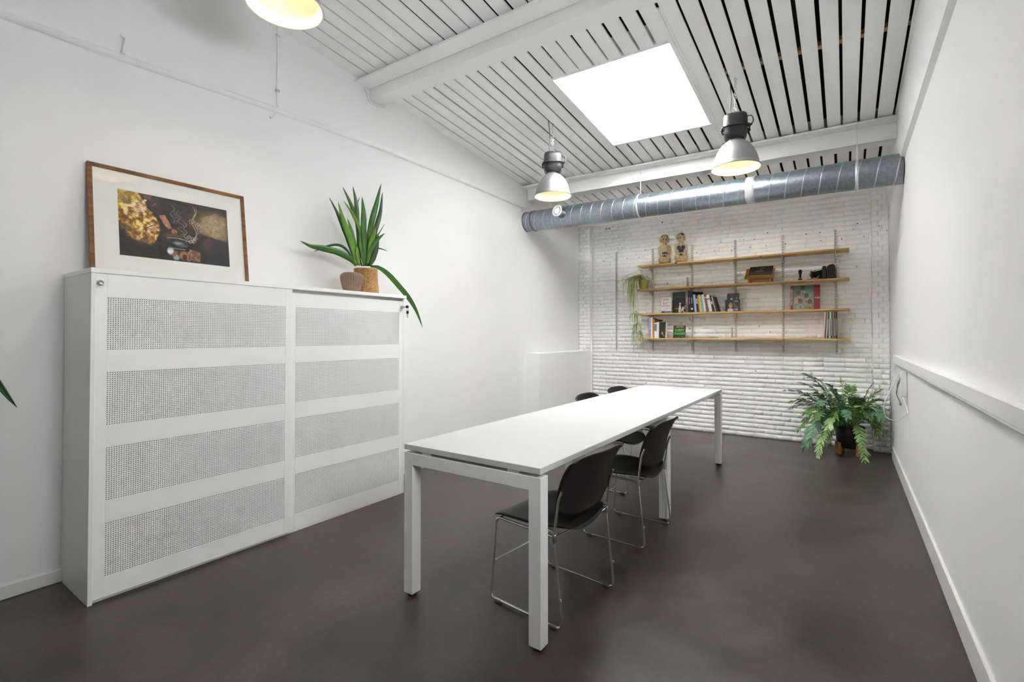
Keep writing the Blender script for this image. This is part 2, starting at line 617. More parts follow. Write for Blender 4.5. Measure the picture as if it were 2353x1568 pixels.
# flat print: a fine sheet whose ink is painted by the code below
class Print:
    def __init__(self, w, h, bgc):
        self.w, self.h = w, h
        self.a = np.zeros((h, w, 3))
        self.a[:] = bgc
        yy, xx = np.mgrid[0:h, 0:w]
        self.x = (xx + 0.5) / w
        self.y = 1 - (yy + 0.5) / h          # y up, 0..1
        self.asp = w / h

    def blend(self, mask, c):
        mask = np.clip(mask, 0, 1)[..., None]
        self.a = self.a * (1 - mask) + np.array(c, float) * mask
        return self

    def poly(self, pts, c, k=1.0):
        inside = np.zeros(self.x.shape, bool)
        n = len(pts)
        for i in range(n):
            (x0, y0), (x1, y1) = pts[i], pts[(i + 1) % n]
            cond = (y0 > self.y) != (y1 > self.y)
            xi = (x1 - x0) * (self.y - y0) / ((y1 - y0) if y1 != y0 else 1e-9) + x0
            inside ^= cond & (self.x < xi)
        return self.blend(inside * k, c)

    def ell(self, cx, cy, rx, ry, c, rot=0.0, soft=0.15, k=1.0):
        dx, dy = (self.x - cx) * self.asp, self.y - cy
        u, w = dx * math.cos(rot) + dy * math.sin(rot), -dx * math.sin(rot) + dy * math.cos(rot)
        d = np.sqrt((u / (rx * self.asp)) ** 2 + (w / ry) ** 2)
        return self.blend(k * np.clip((1 - d) / soft + 0.5, 0, 1), c)

    def line(self, pts, wd, c, k=1.0):
        d = np.full(self.x.shape, 9.0)
        for (x0, y0), (x1, y1) in zip(pts[:-1], pts[1:]):
            ax, ay = (x1 - x0) * self.asp, y1 - y0
            px, py = (self.x - x0) * self.asp, self.y - y0
            t = np.clip((px * ax + py * ay) / (ax * ax + ay * ay + 1e-12), 0, 1)
            d = np.minimum(d, np.hypot(px - t * ax, py - t * ay))
        return self.blend(k * np.clip(1.5 - d / wd, 0, 1), c)

    def grain(self, amp, seed=1, cell=1):
        g = np.random.RandomState(seed).rand(self.h // cell + 1, self.w // cell + 1)
        g = np.kron(g, np.ones((cell, cell)))[:self.h, :self.w]
        self.a = np.clip(self.a * (1 + amp * (g[..., None] - 0.5)), 0, 255)
        return self

    def build(self, name, parent, T, W, H, material=None):
        """sheet in the local xz plane, centred on x, standing on z=0, facing -y"""
        w, h = self.w, self.h
        gx, gz = np.meshgrid(np.linspace(-W / 2, W / 2, w + 1), np.linspace(H, 0, h + 1))
        vs = np.stack([gx, np.zeros_like(gx), gz], -1).reshape(-1, 3)
        Tm = np.array(T)
        vs = vs @ Tm[:3, :3].T + Tm[:3, 3]
        i = np.arange(h)[:, None] * (w + 1) + np.arange(w)[None, :]
        q = np.stack([i, i + w + 1, i + w + 2, i + 1], -1).reshape(-1, 4)
        me = bpy.data.meshes.new(name)
        me.from_pydata(vs.tolist(), [], q.tolist())
        c = np.clip(self.a / 255.0, 0, 1)
        c = np.where(c <= 0.04045, c / 12.92, ((c + 0.055) / 1.055) ** 2.4).reshape(-1, 3)
        rgba = np.concatenate([c, np.ones((len(c), 1))], 1)
        att = me.attributes.new('ink', 'FLOAT_COLOR', 'FACE')
        att.data.foreach_set('color', rgba.astype(np.float32).ravel())
        me.materials.append(material or M['print'])
        return link(name, me, parent)


def lettering(text, size, material, parent, T, name='lettering', bold=0.0, sx=1.0):
    """flat letters in the local xz plane facing -y, centred"""
    c = bpy.data.curves.new(name, 'FONT')
    c.body = text
    c.size = size
    c.align_x = 'CENTER'
    c.align_y = 'CENTER'
    c.extrude = 0.0003
    c.offset = bold
    c.resolution_u = 3
    o = bpy.data.objects.new(name, c)
    COL.objects.link(o)
    dg = bpy.context.evaluated_depsgraph_get()
    me = bpy.data.meshes.new_from_object(o.evaluated_get(dg))
    bpy.data.objects.remove(o)
    bpy.data.curves.remove(c)
    me.transform(T @ Matrix.Rotation(R(90), 4, 'X') @ Matrix.Diagonal((sx, 1, 1, 1)))
    me.materials.clear()
    me.materials.append(material)
    me.name = name
    return link(name, me, parent)

rnd = random.Random(7)
# ------------------------------------------------------------------ room shell
WT = 0.25
ZT = 4.0
o = MB().box((XL - WT, YF - WT, -0.12), (XR + WT, YB + WT, 0.0)).build('floor', M['floor'])
tag(o, 'dark brown sealed concrete floor with worn shine', None, kind='structure')
o = MB().box((XL - WT, YF - WT, 0), (XL, YB + WT, ZT)).build('wall_left', M['wall'])
tag(o, 'smooth white plaster wall behind the cabinet', None, kind='structure')
mb = MB()
for lo, hi in (((YF - WT, 0), (RW0, ZT)), ((RW1, 0), (YB + WT, ZT)), ((RW0, 0), (RW1, RWZ0)), ((RW0, RWZ1), (RW1, ZT))):
    mb.box((XR, lo[0], lo[1]), (XR + WT, hi[0], hi[1]))
band = [(XR - 0.028, YF, 2.71), (XR + 0.01, YF, 2.69), (XR + 0.01, YB, 2.69), (XR - 0.028, YB, 2.71),
        (XR - 0.028, YF, 3.9), (XR + 0.01, YF, 3.9), (XR + 0.01, YB, 3.9), (XR - 0.028, YB, 3.9)]
mb.hexa(band)
o = mb.build('wall_right', M['wall'])
tag(o, 'smooth white plaster wall with a slightly thicker upper band', None, kind='structure')
# rear wall behind the camera, and the side window added there for extra light
o = MB().box((XL, YF - WT, 0), (XR, YF, ZT)).build('wall_front', M['wall'])
tag(o, 'plain white wall opposite the brick wall', None, kind='structure')
w = struct('added_window', 'white framed window added out of view in the right wall to brighten the room', (XR + .12, (RW0 + RW1) / 2, RWZ0))
mb = MB()
for a, b in ((RW0, RW0 + .05), (RW1 - .05, RW1)):
    mb.box((XR + .1, a, RWZ0), (XR + .16, b, RWZ1))
for a, b in ((RWZ0, RWZ0 + .05), (RWZ1 - .05, RWZ1)):
    mb.box((XR + .1, RW0, a), (XR + .16, RW1, b))
mb.build('added_window_frame', M['lacquer'], w, w.location)
MB().box((XR + .13, RW0 + .05, RWZ0 + .05), (XR + .135, RW1 - .05, RWZ1 - .05)).build('window_pane', M['pane'], w, w.location)

# brick wall ------------------------------------------------------
BX0, BX1, BTOP = -3.16, 0.25, 3.02
mb = MB()
mb.box((XL - WT, YB, 0), (XR + WT, YB + WT, ZT))
wall_back = mb.build('wall_back', M['brick'])
tag(wall_back, 'white painted old brick wall with drill holes behind the shelves', None, kind='structure')


def brick_geo(mb, x0, x1, z0, z1, y, proud, rg, rough):
    """a worn brick: bowed front face of 3 x 2 cells, soft sides going back to the joint"""
    jx, jz = 0.0008 + rg.random() * 0.0016, 0.0016 + rg.random() * 0.0030
    nx, nz = 4, 2
    vs = []
    for k in range(nz + 1):
        for i in range(nx + 1):
            u, t = i / nx, k / nz
            edge = (i in (0, nx)) or (k in (0, nz))
            d = proud * (0.9 if edge else 1.0) + rough * (rg.random() - 0.5)
            vs.append((x0 + jx + (x1 - x0 - 2 * jx) * u + (rg.random() - .5) * rough * .8,
                       y - d,
                       z0 + jz + (z1 - z0 - 2 * jz) * t + (rg.random() - .5) * rough * 1.2))
    fs = [(k * (nx + 1) + i, k * (nx + 1) + i + 1, (k + 1) * (nx + 1) + i + 1, (k + 1) * (nx + 1) + i)
          for k in range(nz) for i in range(nx)]
    ring = list(range(nx + 1)) + [k * (nx + 1) + nx for k in range(1, nz + 1)] + \
        [nz * (nx + 1) + i for i in range(nx - 1, -1, -1)] + [k * (nx + 1) for k in range(nz - 1, 0, -1)]
    cx, cz = (x0 + x1) / 2, (z0 + z1) / 2
    n = len(vs)
    for i in ring:
        p = vs[i]
        vs.append((p[0] + (0.001 if p[0] > cx else -0.001), y + 0.002, p[2] + (0.001 if p[2] > cz else -0.001)))
    m = len(ring)
    n0 = len(mb.f)
    nf = len(fs)
    for k in range(m):
        l = (k + 1) % m
        fs.append((ring[k], n + k, n + l, ring[l]))
    mb.add(vs, fs, True)
    for k in range(n0 + nf, len(mb.f)):
        mb.s[k] = False


PITCH_Z, PITCH_X = 0.0565, 0.205
rg = random.Random(3)
variants = []
for k in range(10):
    b = MB()
    brick_geo(b, -PITCH_X / 2, PITCH_X / 2, -PITCH_Z / 2, PITCH_Z / 2, 0, 0.0048, rg, 0.0030)
    variants.append(b)
rest = MB()
cells = []
nrow = int(BTOP / PITCH_Z)
for r_ in range(nrow):
    z0 = r_ * PITCH_Z
    off = (r_ % 2) * PITCH_X / 2 + rg.uniform(-.02, .02)
    x = BX0 - off
    while x < BX1 - 0.01:
        x1 = x + PITCH_X * rg.uniform(.93, 1.06)
        a, b_ = max(x, BX0), min(x1, BX1)
        if b_ - a > 0.03:
            cells.append((a, b_, z0, z0 + PITCH_Z))
        x = x1
# the bricks that show largest: low, to the right, in plain view
score = sorted(cells, key=lambda c: (0 if (c[2] < 1.12 and c[0] > -1.75) else 1, c[2] > 2.0, -c[0]))
chosen = set(score[:296])
meshes = []
for k, vb in enumerate(variants):
    meshes.append(None)
for c in cells:
    a, b_, z0, z1 = c
    smoothf = 1.0 if z0 < 0.9 else max(0.16, 1.0 - (z0 - 0.9) * 0.8)
    if c in chosen:
        k = rg.randrange(len(variants))
        if meshes[k] is None:
            tmp = variants[k].build('brick', M['brick'])
            meshes[k] = tmp.data
            bpy.data.objects.remove(tmp)
        o = link('brick', meshes[k], wall_back)
        o.location = ((a + b_) / 2, YB, (z0 + z1) / 2)
        o.scale = ((b_ - a) / PITCH_X, smoothf, 1)
        o.rotation_euler = (0, rg.uniform(-.012, .012), 0)
    else:
        brick_geo(rest, a, b_, z0, z1, YB, 0.0048 * smoothf, rg, 0.0030 * smoothf)
o = rest.build('brickwork', M['brick'], wall_back)
o['kind'] = 'stuff'

# shallow brick piers at both ends of the wall
for nm, x0, x1, dep, lab in (('trim_3', 0.25, XR, 0.09, 'white painted brick pier in the right corner behind the fern'),
                             ('trim_4', XL, -3.16, 0.06, 'white painted brick pier in the left corner')):
    p = MB().box((x0, YB - dep, 0), (x1, YB, BTOP + .03)).build(nm, M['brick'])
    tag(p, lab, None, kind='structure')
    pb = []
    for r_ in range(nrow):
        z0 = r_ * PITCH_Z
        sp = x0 + (x1 - x0) * (0.62 if r_ % 2 else 0.38)
        for a, b_ in ((x0, sp), (sp, x1)):
            if nm == 'trim_3':
                k = rg.randrange(len(variants))
                o = link('brick', meshes[k] or meshes[0], p)
                o.location = ((a + b_) / 2, YB - dep, (z0 + PITCH_Z / 2))
                o.scale = ((b_ - a) / PITCH_X, 1.0 if z0 < 1 else .45, 1)
            else:
                bm_ = MB()
                pb.append((a, b_, z0))
    if pb:
        bm_ = MB()
        for a, b_, z0 in pb:
            brick_geo(bm_, a, b_, z0, z0 + PITCH_Z, YB - dep, 0.0045, rg, 0.002)
        o = bm_.build('brickwork', M['brick'], p)
        o['kind'] = 'stuff'

# drill holes left in the wall
mb = MB()
hp = [(1521.5, 511), (1393.5, 526), (1400, 525.5), (1419, 569.5), (1429.5, 569.5), (1440.5, 594), (1412, 597), (1386.5, 600.5),
      (1483, 575), (1468, 592), (1601, 580), (1641, 576), (1681, 575), (1655, 557), (1709, 551), (1733.5, 550.5), (1763.5, 535),
      (1760, 564.5), (1723, 568.5), (1805, 560.5), (1852.5, 538), (1884, 534), (1886, 553), (1934, 549), (1961, 526.5), (1970.5, 513.5),
      (1985.5, 544), (2019.5, 519.5), (2038, 530.5), (1968, 612.5), (1533.5, 652), (1635, 651.5), (1642, 678.5), (1744, 750),
      (1769, 763), (1443, 637), (1392, 857), (1364, 853), (1608.5, 813), (1736, 853), (1380, 700)]
for px, py in hp:
    q = at(px, py, 1, YB - (0.09 if px > 2003 else 0.0) - 0.008)
    rr = 0.0085 if py < 528 and px < 1530 else rnd.uniform(0.004, 0.0065)
    T = Matrix.Translation(q) @ Matrix.Rotation(R(90), 4, 'X')
    mb.disc(rr, 0, 8, T)
    mb.lathe([(rr, 0), (rr, -0.012)], 8, T)
o = mb.build('drill_holes', M['hole'], wall_back)
o['kind'] = 'stuff'

# wall plate under the slats above the bricks
o = MB().hexa([(XL, YB - .13, 2.93), (XR, YB - .13, 2.875), (XR, YB, 2.875), (XL, YB, 2.93),
               (XL, YB - .13, 3.05), (XR, YB - .13, 2.99), (XR, YB, 2.99), (XL, YB, 3.05)]).build('trim_5', M['beam'])
tag(o, 'thin white timber plate along the top of the brick wall', None, kind='structure')

# baseboards
o = MB().box((XR - .014, YF, 0), (XR, YB - .35, .128), .004).build('baseboard_right', M['lacquer'])
tag(o, 'white baseboard along the right wall', None, kind='structure')
o = MB().box((XL, YF, 0), (XL + .014, YB, .068), .004).build('baseboard_left', M['lacquer'])
tag(o, 'white baseboard along the left wall', None, kind='structure')

# ceiling: separate boards with dark gaps, in three bays -----------
ceiling = struct('ceiling', 'sloping ceiling of white painted boards with dark gaps')


def plank(x0, x1, y0, y1, dz=0.0, th=0.013):
    pts = [(x0, y0, zc(x0, y0) + dz), (x1, y0, zc(x1, y0) + dz), (x1, y1, zc(x1, y1) + dz), (x0, y1, zc(x0, y1) + dz)]
    MB().hexa(pts + [(p[0], p[1], p[2] + th) for p in pts]).build('plank', M['ceil'], ceiling)


def bay(y0, y1, gaps, opening=None):
    xs = [XL - .02] + gaps + [XR + .02]
    for a, b in zip(xs[:-1], xs[1:]):
        f = (a - XL) / (XR - XL)
        g0 = 0.5 * (0.0165 + 0.0065 * min(1, max(0, f))) * rnd.uniform(.7, 1.25)
        g1 = 0.5 * (0.0165 + 0.0065 * min(1, max(0, f))) * rnd.uniform(.7, 1.25)
        dz = rnd.uniform(-.0015, .0015)
        if opening and b > opening[0] + .03 and a < opening[1] - .03:
            plank(a + g0, b - g1, y0, opening[2], dz)
            plank(a + g0, b - g1, opening[3], y1, dz)
        else:
            plank(a + g0, b - g1, y0, y1, dz)


mid = [-0.007 + 0.1193 * k for k in range(-27, 4)]
mid[0], mid[1] = -3.243, -3.128
near = [-3.224 + 0.1208 * k for k in range(0, 30)]
last = [-3.29 + 0.1195 * k for k in range(0, 31)]
bay(2.80, 5.20, mid, (mid[11] - .01, mid[19] + .01, SKY0 - .0225, SKY1 + .0225))
bay(YF, 2.62, [g for g in near if g < XR - .03])
bay(5.30, YB, [g for g in last if g < XR - .03])
# battens above the boards
for a, b in ((SKX1 + .06, XR),):
    pts = [(a, 3.895, zc(a, 3.895) + .014), (b, 3.895, zc(b, 3.895) + .014), (b, 3.94, zc(b, 3.94) + .014), (a, 3.94, zc(a, 3.94) + .014)]
    MB().hexa(pts + [(p[0], p[1], p[2] + .03) for p in pts]).build('batten', M['batten'], ceiling)

# roof deck above the void, with the two skylight holes
mb = MB()


def deck(x0, x1, y0, y1):
    pts = [(x0, y0, zc(x0, y0) + .16), (x1, y0, zc(x1, y0) + .16), (x1, y1, zc(x1, y1) + .16), (x0, y1, zc(x0, y1) + .16)]
    mb.hexa(pts + [(p[0], p[1], p[2] + .1) for p in pts])


e = .03
deck(XL - WT, SKX0 - e, YF - WT, YB + WT)
deck(SKX1 + e, XR + WT, YF - WT, YB + WT)
deck(SKX0 - e, SKX1 + e, YF - WT, SKY0 - e)
deck(SKX0 - e, SKX1 + e, SKY1 + e, YB + WT)
o = mb.build('roof', M['roof'], ceiling)
# dark sheets standing in for the void's shade along the walls
mb = MB()
for x in (XL + .002, XR - .035):
    pts = [(x, YF, zc(x, YF) + .02), (x + .004, YF, zc(x, YF) + .02), (x + .004, YB, zc(x, YB) + .02), (x, YB, zc(x, YB) + .02)]
    mb.hexa(pts + [(p[0], p[1], p[2] + .14) for p in pts])
mb.build('void_shade', M['roof'], ceiling)


# skylights ---------------------------------------------------------
def skylight(name, label, x0, x1, y0, y1, full):
    zl = min(zc(x0, y1), zc(x1, y1)) - .004
    lift = zc(x0, y1) - zc(SKX0, SKY1)
    z1, z2, z3 = 3.73 + lift, 3.86 + lift, 4.03 + lift
    w = struct(name, label, ((x0 + x1) / 2, (y0 + y1) / 2, z1))
    L = w.location
    t = .022

    def ring(x0, x1, y0, y1, za, zb, t, mb, slope=False):
        for (a, b, c, d) in ((x0 - t, x0, y0 - t, y1 + t), (x1, x1 + t, y0 - t, y1 + t), (x0, x1, y0 - t, y0), (x0, x1, y1, y1 + t)):
            q = [(a, c), (b, c), (b, d), (a, d)]
            lo = [(p[0], p[1], (zc(*p) - .004 if slope else za)) for p in q]
            mb.hexa(lo + [(p[0], p[1], zb) for p in q])
        return mb
    ring(x0, x1, y0, y1, 0, z1, t, MB(), True).build('shaft', M['shaft'], w, L)
    i = .032
    ring(x0 + i, x1 - i, y0 + i, y1 - i, z1 - .004, z2, t + i, MB()).build('kerb', M['lacquer'], w, L)
    j = .055
    ring(x0 + j, x1 - j, y0 + j, y1 - j, z2, z3, .05, MB()).build('lid_frame', M['white_plastic'], w, L)
    MB().box((x0 + j - .02, y0 + j - .02, z3), (x1 - j + .02, y1 - j + .02, z3 + .008)).build('window_pane', M['pane'], w, L)
    if full:
        def strip(qx0, qx1, qy0, qy1, low):
            q = [(qx0, qy0), (qx1, qy0), (qx1, qy1), (qx0, qy1)]
            MB().hexa([(p[0], p[1], zc(*p) - low) for p in q] + [(p[0], p[1], zc(*p) + .012) for p in q]).build('trim_strip', M['beam'], w, L)
        strip(x0 - .036, x0 - .0005, y0 - .01, y1 + .026, .010)
        strip(x0 - .0005, x1 + .014, y1 + .0005, y1 + .026, .010)
        strip(x1 + .0005, x1 + .030, y0 - .34, y1 + .42, .006)
        strip(x1 + .034, x1 + .05, y0 - .34, y1 + .42, .009)
    return w


skylight('window_1', 'square white roof light with a deep shaft between the boards', SKX0, SKX1, SKY0, SKY1, True)
# window opener on the skylight kerb
k = thing('skylight_opener', 'white chain motor hanging in the roof light shaft', 'motor', (-1.40, 4.47, 3.84))
a0 = at(1527, 122, 1, 4.40)
a1 = at(1489, 173, 1, 4.47)
T0 = Vector(k.location)
mb = MB()
mb.tube([Vector((-1.335, 4.52, 3.93)) - T0, Vector((-1.505, 4.44, 3.735)) - T0], .022, 16)
mb.build('motor_tube', M['white_plastic'], k)
mb = MB()
d = (Vector((-1.505, 4.44, 3.735)) - Vector((-1.335, 4.52, 3.93))).normalized()
mb.tube([Vector((-1.505, 4.44, 3.735)) - T0 - d * .002, Vector((-1.505, 4.44, 3.735)) - T0 + d * .006], .014, 14)
mb.build('end_cap', M['greycable'], k)
mb = MB().box((-.065, .05, -.045), (.03, .082, .06), .004)
mb.box((.07, .03, .05), (.1, .082, .16), .003)
mb.build('bracket', M['steel'], k)
mb = MB().tube(spline([(-.04, .0, -.04), (-.03, -.02, -.13), (-.015, -.03, -.2), (.01, -.03, -.265)], 14), .003, 6)
mb.build('cable', M['greycable'], k)

# beams ------------------------------------------------------------------
SL = -0.016


def zline(z, x):
    return z + SL * (x - XL)


def xbar(y0, y1, za, zb, mb):
    q = [(XL, y0), (XR, y0), (XR, y1), (XL, y1)]
    mb.hexa([(p[0], p[1], zline(za, p[0])) for p in q] + [(p[0], p[1], zline(zb, p[0])) for p in q])
    return mb


b1 = xbar(2.697, 2.846, 3.309, 3.52, MB()).build('trim_1', M['beam'])
tag(b1, 'deep white boxed ceiling beam nearer the cabinet', None, kind='structure')
xbar(2.545, 2.687, 3.392, 3.41, MB()).build('ledger_board', M['beam'], b1)
b2 = xbar(5.2, 5.36, 3.012, 3.3, MB()).build('trim_2', M['beam'])
tag(b2, 'deep white boxed ceiling beam above the metal duct', None, kind='structure')
xbar(5.075, 5.195, 3.148, 3.166, MB()).build('ledger_board', M['beam'], b2)

# ------------------------------------------------------------------ cabinet with perforated sliding doors
CX0, CX1, CY0, CY1, CZ = XL + .002, -2.931, 0.741, 2.735, 1.598
cab = thing('sliding_door_cabinet', 'tall white office cabinet with two perforated sliding doors', 'cabinet', ((CX0 + CX1) / 2, (CY0 + CY1) / 2, 0))
L = cab.location
mb = MB()
mb.box((CX0, CY0, .0), (CX1, CY0 + .019, CZ - .025), .0015).box((CX0, CY1 - .021, .0), (CX1 - .022, CY1 - .002, CZ - .025), .0015)
mb.box((CX0, CY0 + .019, .03), (CX0 + .012, CY1 - .02, CZ - .025)).box((CX0, CY0 + .019, .03), (CX1 - .07, CY1 - .02, .05))
mb.build('carcass', M['lacquer'], cab, L)
MB().box((CX0, CY0 - .001, CZ - .0245), (CX1 + .001, CY1, CZ), .002).build('top_panel', M['laminate'], cab, L)
MB().box((CX0 + .03, CY0 + .02, 0.0), (CX1 - .02, CY1 - .022, .03), .001).build('plinth', M['lacquer'], cab, L)
mb = MB().box((CX1 - .05, CY0 + .02, CZ - .06), (CX1 - .045, CY1 - .022, CZ - .025))
mb.box((CX1 - .05, CY0 + .02, CZ - .03), (CX1 - .012, CY1 - .022, CZ - .0255))
mb.build('sliding_rail', M['steel'], cab, L)
MB().box((CX0 + .02, CY0 + .022, .052), (CX1 - .062, CY1 - .024, CZ - .07)).build('grey_lining', M['inside'], cab, L)


def perforated(xf, y0, y1, z0, z1, parent, nm='perforated_panel'):
    """thin sheet with a regular grid of round holes"""
    p = .0097
    ny, nz = int(round((y1 - y0) / p)), int(round((z1 - z0) / p))
    py, pz = (y1 - y0) / ny, (z1 - z0) / nz
    rr, K = .0026, 8
    # per cell: 8 outer points (corners, mid sides) and 8 hole points, plus 8 rim points behind
    out = np.array([(math.copysign(1, round(math.cos(a), 6)) * min(1, abs(math.cos(a)) * 1.5) if abs(math.cos(a)) > 1e-6 else 0,
                     math.copysign(1, round(math.sin(a), 6)) * min(1, abs(math.sin(a)) * 1.5) if abs(math.sin(a)) > 1e-6 else 0)
                    for a in [k * math.pi / 4 for k in range(8)]])
    hol = np.array([(math.cos(k * math.pi / 4), math.sin(k * math.pi / 4)) for k in range(8)])
    cy = y0 + py * (np.arange(ny) + .5)
    cz = z0 + pz * (np.arange(nz) + .5)
    C = np.stack(np.meshgrid(cy, cz), -1).reshape(-1, 1, 2)
    A = C + out[None] * np.array([py / 2, pz / 2])
    B = C + hol[None] * rr
    n = len(C)

    def yz(P, x):
        return np.concatenate([np.full(P.shape[:2] + (1,), x), P], -1)
    V = np.concatenate([yz(A, xf), yz(B, xf), yz(B, xf - .0012)], 1).reshape(-1, 3)
    k = np.arange(8)
    l = (k + 1) % 8
    q1 = np.stack([k, l, 8 + l, 8 + k], -1)
    q2 = np.stack([8 + k, 8 + l, 16 + l, 16 + k], -1)
    Q = (np.concatenate([q1, q2])[None] + (np.arange(n) * 24)[:, None, None]).reshape(-1, 4)
    V = V - np.array(L)
    me = bpy.data.meshes.new(nm)
    me.vertices.add(len(V))
    me.vertices.foreach_set('co', V.astype(np.float32).ravel())
    me.loops.add(Q.size)
    me.loops.foreach_set('vertex_index', Q.astype(np.int32).ravel())
    me.polygons.add(len(Q))
    me.polygons.foreach_set('loop_start', np.arange(0, Q.size, 4, dtype=np.int32))
    me.materials.append(M['laminate'])
    me.update(calc_edges=True)
    me.validate()
    return link(nm, me, parent)


def sliding_door(y0, y1, xf, ztop, py0, py1):
    bands = [(.115 + .3625 * k, .115 + .3625 * k + .258) for k in range(4)]
    mb = MB()
    zb = .018
    t = .012
    mb.box((xf - t, y0, zb), (xf, py0, ztop), .0012).box((xf - t, py1, zb), (xf, y1, ztop), .0012)
    zs = [zb] + [v for b in bands for v in b] + [ztop]
    for a, b in zip(zs[0::2], zs[1::2]):
        mb.box((xf - t, py0, a), (xf, py1, b))
    d = mb.build('sliding_door', M['laminate'], cab, L)
    for a, b in bands:
        perforated(xf - .0004, py0, py1, a, b, d)
    mb = MB()
    for a, b in bands:
        mb.box((xf - .014, py0 - .004, a - .004), (xf - .0042, py1 + .004, b + .004))
    mb.build('hole_shade_backing', M['inside'], d, (0, 0, 0) if False else L)  # grey sheets added behind the holes, standing in for their shade
    return d


d1 = sliding_door(.757, 1.752, CX1 - .003, CZ - .0255, .803, 1.707)
d2 = sliding_door(1.735, 2.712, CX1 - .019, CZ - .046, 1.786, 2.672)


def lock(y, z, xf, parent):
    T = Matrix.Translation(Vector((xf, y, z)) - L) @ Matrix.Rotation(R(90), 4, 'Y')
    mb = MB().lathe([(.0135, 0), (.0135, .010), (.0105, .013), (.0105, .024), (.009, .026), (.006, .026), (.006, .023), (0.0005, .023)], 20, T)
    return mb.build('cylinder_lock', M['steel'], parent)


lock(.776, 1.526, CX1 - .003, d1)
lock(2.70, 1.503, CX1 - .019, d2)
k = thing('key', 'small key with black head in the lock of the right sliding door', 'key', (CX1 + .02, 2.70, 1.503))
mb = MB().ball((.018, 0.006, .002), (.012, .014, .012), 12)
mb.build('key_head', M['blackplastic'], k)
mb = MB().tube([(-.012, 0, 0), (.008, .003, 0)], .004, 8)
mb.build('key_blade', M['steel'], k)
k2 = thing('spare_key', 'spare black headed key hanging below the locked door key', 'key', (CX1 + .038, 2.71, 1.46))
mb = MB().box((-.006, -.011, -.012), (.006, .011, .014), .004)
mb.build('key_head', M['blackplastic'], k2)
mb = MB().box((-.0015, -.004, -.04), (.0015, .004, -.011), .001)
mb.build('key_blade', M['brass'], k2)
mb = MB().tube([(.0 + .010 * math.cos(a), .0, .022 + .013 * math.sin(a)) for a in [2 * math.pi * i / 20 for i in range(20)]], .0012, 6, closed=True)
mb.build('key_ring', M['steel'], k2)

# ------------------------------------------------------------------ long table
TX0, TX1, TY0, TY1, TZ = -1.7944, -1.0101, 1.6616, 5.1235, .74
TYM = 3.372
tab = thing('long_table', 'long white meeting table made of two tops on square legs', 'table', ((TX0 + TX1) / 2, (TY0 + TY1) / 2, 0))
L = tab.location
for a, b in ((TY0, TYM - .0008), (TYM + .0008, TY1)):
    MB().box((TX0, a, TZ - .0265), (TX1, b, TZ), .0015).build('tabletop', M['tabletop'], tab, L)
LG = .066
FT = .70
for y0, y1 in ((TY0 + .001, TY0 + .06), (TYM - .04, TYM + .04), (TY1 - .06, TY1 - .001)):
    for x0, x1 in ((TX0 - .001, TX0 + .056), (TX1 - .057, TX1 + .001)):
        lg = MB().box((x0, y0, .014), (x1, y1, FT), .0015).build('leg', M['lacquer'], tab, L)
        T = Matrix.Translation(Vector(((x0 + x1) / 2, (y0 + y1) / 2, 0)) - L)
        MB().lathe([(0.0005, 0), (.02, 0), (.021, .005), (.012, .008), (.012, .016)], 16, T).build('levelling_foot', M['rubber'], lg)
    MB().box((TX0 + .056, y0, .643), (TX1 - .057, y1, FT), .0015).build('cross_beam', M['lacquer'], tab, L)
for x0 in (TX0 + .12, TX1 - .16):
    for a, b in ((TY0 + .06, TYM - .04), (TYM + .04, TY1 - .06)):
        MB().box((x0, a, .652), (x0 + .04, b, FT), .0015).build('side_rail', M['lacquer'], tab, L)
    MB().box((x0 - .01, TY0 + .012, FT), (x0 + .05, TY0 + .05, TZ - .026)).build('spacer', M['lacquer'], tab, L)
    MB().box((x0 - .01, TYM - .03, FT), (x0 + .05, TYM + .03, TZ - .026)).build('spacer', M['lacquer'], tab, L)
    MB().box((x0 - .01, TY1 - .05, FT), (x0 + .05, TY1 - .012, TZ - .026)).build('spacer', M['lacquer'], tab, L)
for px, py in ((1190, 965), (1555, 916)):
    q = at(px, py, 2, TZ)
    T = Matrix.Translation(q - L)
    MB().lathe([(.0005, .0008), (.030, .0008), (.0305, .0002), (.0325, .0002), (.033, .0016), (.039, .0012), (.040, .0)], 36, T).build('cable_grommet', M['tabletop'], tab)

